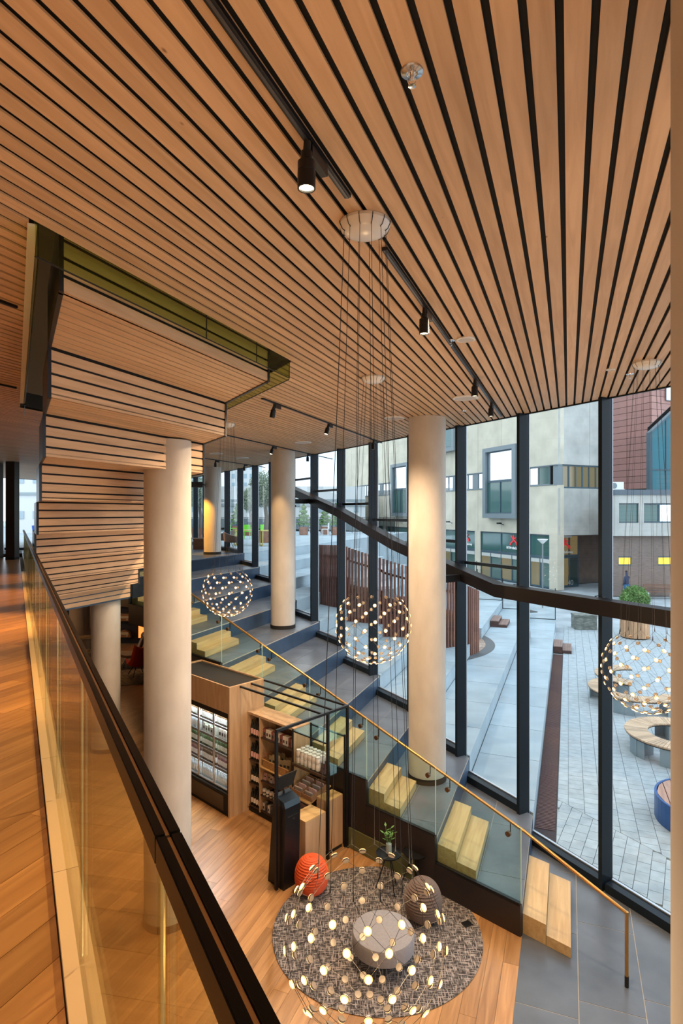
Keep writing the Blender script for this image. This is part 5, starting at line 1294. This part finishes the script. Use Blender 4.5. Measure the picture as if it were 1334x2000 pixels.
W.slab('parapet', .5, 9, zt-.499, zt-.15, -.6, .08, mat('slate parapet', (.10, .13, .16), .5)); W.slab('roof', 3.3, 9, zt-.6, zt-.501, -7, -.51, M_DARK)
W.slab('core', 3.0, 9, .0, zt-.61, -7, -2.0, MATS['dim interior'])
W.slab('side_return', .55, .7, zg, zt-.5, -1.4, -.51, M_GREY)
W.slab('brick_return', .55, .7, 0, zg-.002, -1.4, -.76, mat('brown brick', (.22, .17, .15), .85))
# brick ground floor set back, bricks are far below pixel size so the courses are joined strips
br = mat('brown brick', (.22, .17, .15), .85); wb = -.45
zs0, zs1 = Z(-3.55), Z(-2.95)
lit = [(wu(1213), wu(1239)), (wu(1292), wu(1322))]
cuts2 = [.55, lit[0][0], lit[0][1], lit[1][0], lit[1][1], 9]
for k in range(5):
    a, b = cuts2[k], cuts2[k+1]
    if k % 2 == 0: W.slab('brick_pier', a, b, .0, zg-.002, wb-.3, wb, br)
    else:
        W.slab('brick_apron', a, b, .0, zs0, wb-.3, wb, br); W.slab('brick_lintel', a, b, zs1, zg-.002, wb-.3, wb, br)
        W.window(a, b, zs0+.001, zs1-.001, 1, mat('lit yellow glass', (.6, .42, .05), .3, emis=(1, .62, .06), es=.9), M_BLUEF, wb-.06, .07, 'lit_window')
cr_ = MB(); z = .08
while z < zg-.05:
    for k in range(5):
        a, b = cuts2[k], cuts2[k+1]
        if k % 2 == 0 or z+.05 < zs0 or z > zs1: cr_.prism([W.P(a, wb), W.P(b, wb), W.P(b, wb+.012), W.P(a, wb+.012)], z, z+.065)
    z += .08
part('brick_courses', cr_, mat('brick face', (.25, .19, .165), .85, noise=.25, scale=6, stretch=(0, .6, .6, 8)), W.t, kind='stuff')
o = thing('air_unit', 'white air conditioning unit on the roof edge in front of the red tower', 'air conditioner', (18.15, 39.2, zt-.148)); part('case', MB().box(-.35, -.2, 0, .55, .2, .52), M_WHITE, o); part('fan_grille', MB().tube([(-.1, -.201, .27), (-.1, -.22, .27)], .2, 16), M_GREYF, o); part('foot', MB().box(-.4, -.22, -.0, .6, -.205, .05), M_WHITE, o)
# -- red-brown clad tower behind
T_ = FB((31.6, 60), (-.42, .91), 'red_tower', 'tall tower clad in red-brown square panels behind the low wing')
M_REDP = mat('red brown panel', (.40, .20, .17), .5, rand=.08, noise=.02)
T_.slab('core', .3, 17, 5, 24, -6, -.06, M_BLACK)
T2n = Vector((.91, .42)); T2 = FB((31.6, 60), (.91, .42), 'red_tower_side', 'x'); 
for o_ in list(T2.t.children): pass
bpy.data.objects.remove(T2.t); T2.t = T_.t
for j in range(20):
    z0 = 8.0+.677*j
    for k in range(5): T_.slab('cladding_panel', 2.94*k+.03, 2.94*(k+1)-.03, z0+.02, z0+.655, -.05, 0, M_REDP)
    for k in range(4): T2.slab('cladding_panel', 1.5*k+.02, 1.5*(k+1)-.02, z0+.02, z0+.655, -.05, 0, M_REDP)
T2.slab('side_core', .3, 7, 5, 24, -5, -.06, M_BLACK)
T2.window(2.0, 3.5, 17.1, 18.6, 1, M_SKYG, M_GREYF, .1, .08)
# -- glazed stair box with sloping roof
B = FB((21.55, 41.0), (1, .05), 'glazed_stairhead', 'blue-green glazed stairhead with a sloping roof on the low wing'); z0 = zt-.14
u1 = 6.0
mbp = MB(); zA, zB = Z(5.45), Z(10.9)
def quad(u0, u1, za0, za1, zb0, zb1, w0, w1): return MB().hexa([(*B.P(u0, w0), za0), (*B.P(u1, w0), zb0), (*B.P(u1, w1), zb0), (*B.P(u0, w1), za0)], [(*B.P(u0, w0), za1), (*B.P(u1, w0), zb1), (*B.P(u1, w1), zb1), (*B.P(u0, w1), za1)])
M_BG = mat('blue green glass', (.03, .14, .18), .08, .3)
nn = 6
for k in range(nn):
    a, b = .12+u1*k/nn, .08+u1*(k+1)/nn; ha, hb = zA+(zB-zA)*a/u1, zA+(zB-zA)*b/u1
    part('pane', quad(a, b, z0, Z(2.9), z0, Z(2.9), -.1, -.06), M_BG, B.t); part('pane', quad(a, b, Z(3.0), ha, Z(3.0), hb, -.1, -.06), M_BG, B.t)
    part('glazing_post', quad(b, b+.05, z0, hb, z0, hb, -.12, -.0), M_BLUEF, B.t)
part('corner_post', quad(-.1, .1, z0, zA+.1, z0, zA+.2, -.4, .02), M_BLUEF, B.t); part('mid_rail', quad(.1, u1, Z(2.9), Z(3.0), Z(2.9), Z(3.0), -.12, -.0), M_BLUEF, B.t)
part('roof_edge', quad(0, u1, zA, zA+.16, zB, zB+.16, -.5, .04), M_BLUEF, B.t); part('back', quad(1.2, u1, z0, zA+.8, z0, zB-.2, -2.5, -2.4), M_DARK, B.t)
# ---- bench, person, street lamp by the wing
o = thing('wall_bench', 'brown slatted bench with backrest against the brick wall', 'bench', (20.6, 38.35, .001)); bw = wood('bench brown', (.26, .15, .10), (.17, .09, .06), 0)
for k in range(4): part('seat_slat', MB().box(-.95, -.45+.11*k, .42, .95, -.36+.11*k, .46), bw, o)
for k in range(3): part('back_slat', MB().box(-.95, -.02, .55+.13*k, .95, .02, .65+.13*k), bw, o)
for s in (-.8, .8): part('leg', MB().box(s-.03, -.4, 0, s+.03, .0, .419), M_WPL, o)
pm = bpy.data.meshes.new('person'); V = [(0, 0, .95), (0, 0, 1.15), (0, 0, 1.38), (0, 0, 1.52), (.02, .02, 1.62), (.03, .03, 1.74), (-.18, 0, 1.40), (-.24, .03, 1.12), (-.22, .12, .88), (.18, 0, 1.40), (.24, .04, 1.12), (.21, .14, .90), (-.09, 0, .90), (-.11, .03, .50), (-.11, 0, .09), (-.11, .14, .05), (.09, 0, .90), (.11, .05, .50), (.12, -.04, .09), (.12, .10, .05)]
E = [(0, 1), (1, 2), (2, 3), (3, 4), (4, 5), (2, 6), (6, 7), (7, 8), (2, 9), (9, 10), (10, 11), (0, 12), (12, 13), (13, 14), (14, 15), (0, 16), (16, 17), (17, 18), (18, 19)]
R_ = [.15, .15, .17, .07, .09, .085, .075, .055, .035, .075, .055, .035, .10, .075, .055, .04, .10, .075, .055, .04]
pm.from_pydata([tuple(v) for v in V], E, []); pm.update()
po = link('person', pm, None, (18.35, 37.9, .01), (0, 0, .6)); tag(po, 'standing person in a dark blue jacket and jeans half hidden by the window fin', 'person')
md = po.modifiers.new('skin', 'SKIN'); md.use_smooth_shade = True
for i, r in enumerate(R_): pm.skin_vertices[0].data[i].radius = (r, r*.8)
pm.skin_vertices[0].data[0].use_root = True
po.modifiers.new('sub', 'SUBSURF').levels = 1; pm.materials.append(mat('navy cloth', (.02, .04, .09), .8))
part('trousers', MB().lathe([(.13, .12), (.15, .5), (.19, .88), (.18, .95)], 16), mat('denim', (.04, .12, .25), .8), po, True)
part('hair', MB().lathe([(.06, 1.76), (.09, 1.80), (.06, 1.845), (.02, 1.855)], 14), mat('dark hair', (.02, .015, .01), .8), po, True, loc=(.03, .03, -.03))
for x, y, lab in ((11.75, 34.4, 'street lamp with a white funnel head in front of the shop windows'), (21.9, 33.5, 'slim bollard light near the wall bench')):
    o = thing('street_lamp', lab, 'street lamp', (x, y, .001)); h = 3.75 if x < 15 else 1.5
    part('pole', MB().tube([(0, 0, 0), (0, 0, h)], .04, 8), M_GREYF, o, True)
    part('lamp_head', MB().lathe([(.05, h), (.10, h+.05), (.30 if h > 2 else .1, h+.24), (.29 if h > 2 else .08, h+.27)], 20), M_WHITE, o, True)
# ---- far background left
def block(nm, x0, y0, x1, y1, z0, z1, m, lab, bands=(), wins=None):
    o = thing(nm, lab, 'building', (x0, y0, z0)); part('wall', MB().box(0, 0, 0, x1-x0, y1-y0, z1-z0), m, o)
    for k, (a, b) in enumerate(bands): part('dark_band', MB().box(-.05, -.12, a-z0, x1-x0+.05, -.005, b-z0), mat('band grey', (.30, .36, .38), .6), o)
    if wins:
        nx_, nz_, ww, hh = wins
        for i in range(nx_):
            for j in range(nz_):
                x = (x1-x0)*(i+.5)/nx_; z = (z1-z0)*(j+.6)/nz_; part('window', MB().box(x-ww/2, -.06, z-hh/2, x+ww/2, -.005, z+hh/2), mat('far window', (.35, .45, .50), .2), o)
    return o
M_PALE = mat('pale render', (.66, .68, .68), .8)
block('white_hall', -24, 62, 2.5, 75, 3.0, 8.3, M_PALE, 'long low white hall with a grey roof band behind the terrace trees', ((6.2, 6.5), (6.75, 6.95)), (14, 1, .5, 1.2))
block('pale_tower', -23.5, 118, -17.5, 130, 3, 17, M_PALE, 'pale tower block on the skyline behind the left fins', (), (5, 8, .6, .9))
block('pale_tower', -33, 118, -26.5, 130, 3, 15, M_PALE, 'second pale tower block farther left on the skyline', (), (5, 7, .6, .9))
block('white_house', -25.5, 45, -16, 52, 1.0, 9.2, M_PALE, 'white house with small dark windows seen past the end of the balcony', ((6.9, 7.1),), (6, 3, .9, .6))
block('red_house', -33, 60, -24.6, 66, 3.0, 14, mat('dusty red', (.34, .20, .20), .8), 'dusty red block rising behind the white house past the balcony end', (), (6, 6, .5, .6))
c = thing('blue_car', 'blue car parked beyond the far end of the balcony', 'car', (-17.5, 38, BALC), .2); mb = MB()
prof = [(-2.0, .35), (-2.05, .75), (-1.3, .85), (-.8, 1.35), (.7, 1.38), (1.4, .92), (2.05, .82), (2.1, .35)]
mb.prism(prof, -.85, .85); part('body', mb, mat('car blue', (.02, .10, .45), .25, .3), c, rot=(PI/2, 0, 0))
for sx in (-1.3, 1.3):
    for sy in (-.86, .62): part('wheel', MB().tube([(sx, sy, .33), (sx, sy+.24, .33)], .33, 16), M_BLACK, c)
part('windows', MB().prism([(-1.15, .88), (-.75, 1.28), (.65, 1.30), (1.2, .93)], -.86, .86), mat('car glass', (.03, .04, .05), .1), c, rot=(PI/2, 0, 0))
struct('ground', MB().prism([(-60, 24.9), (-9.5, 24.9), (-22, 62), (-60, 62)], BALC-.3, BALC-.03).prism([(-60, 62), (20, 90), (20, 200), (-60, 200)], BALC-.3, BALC-.04), M_CONC)
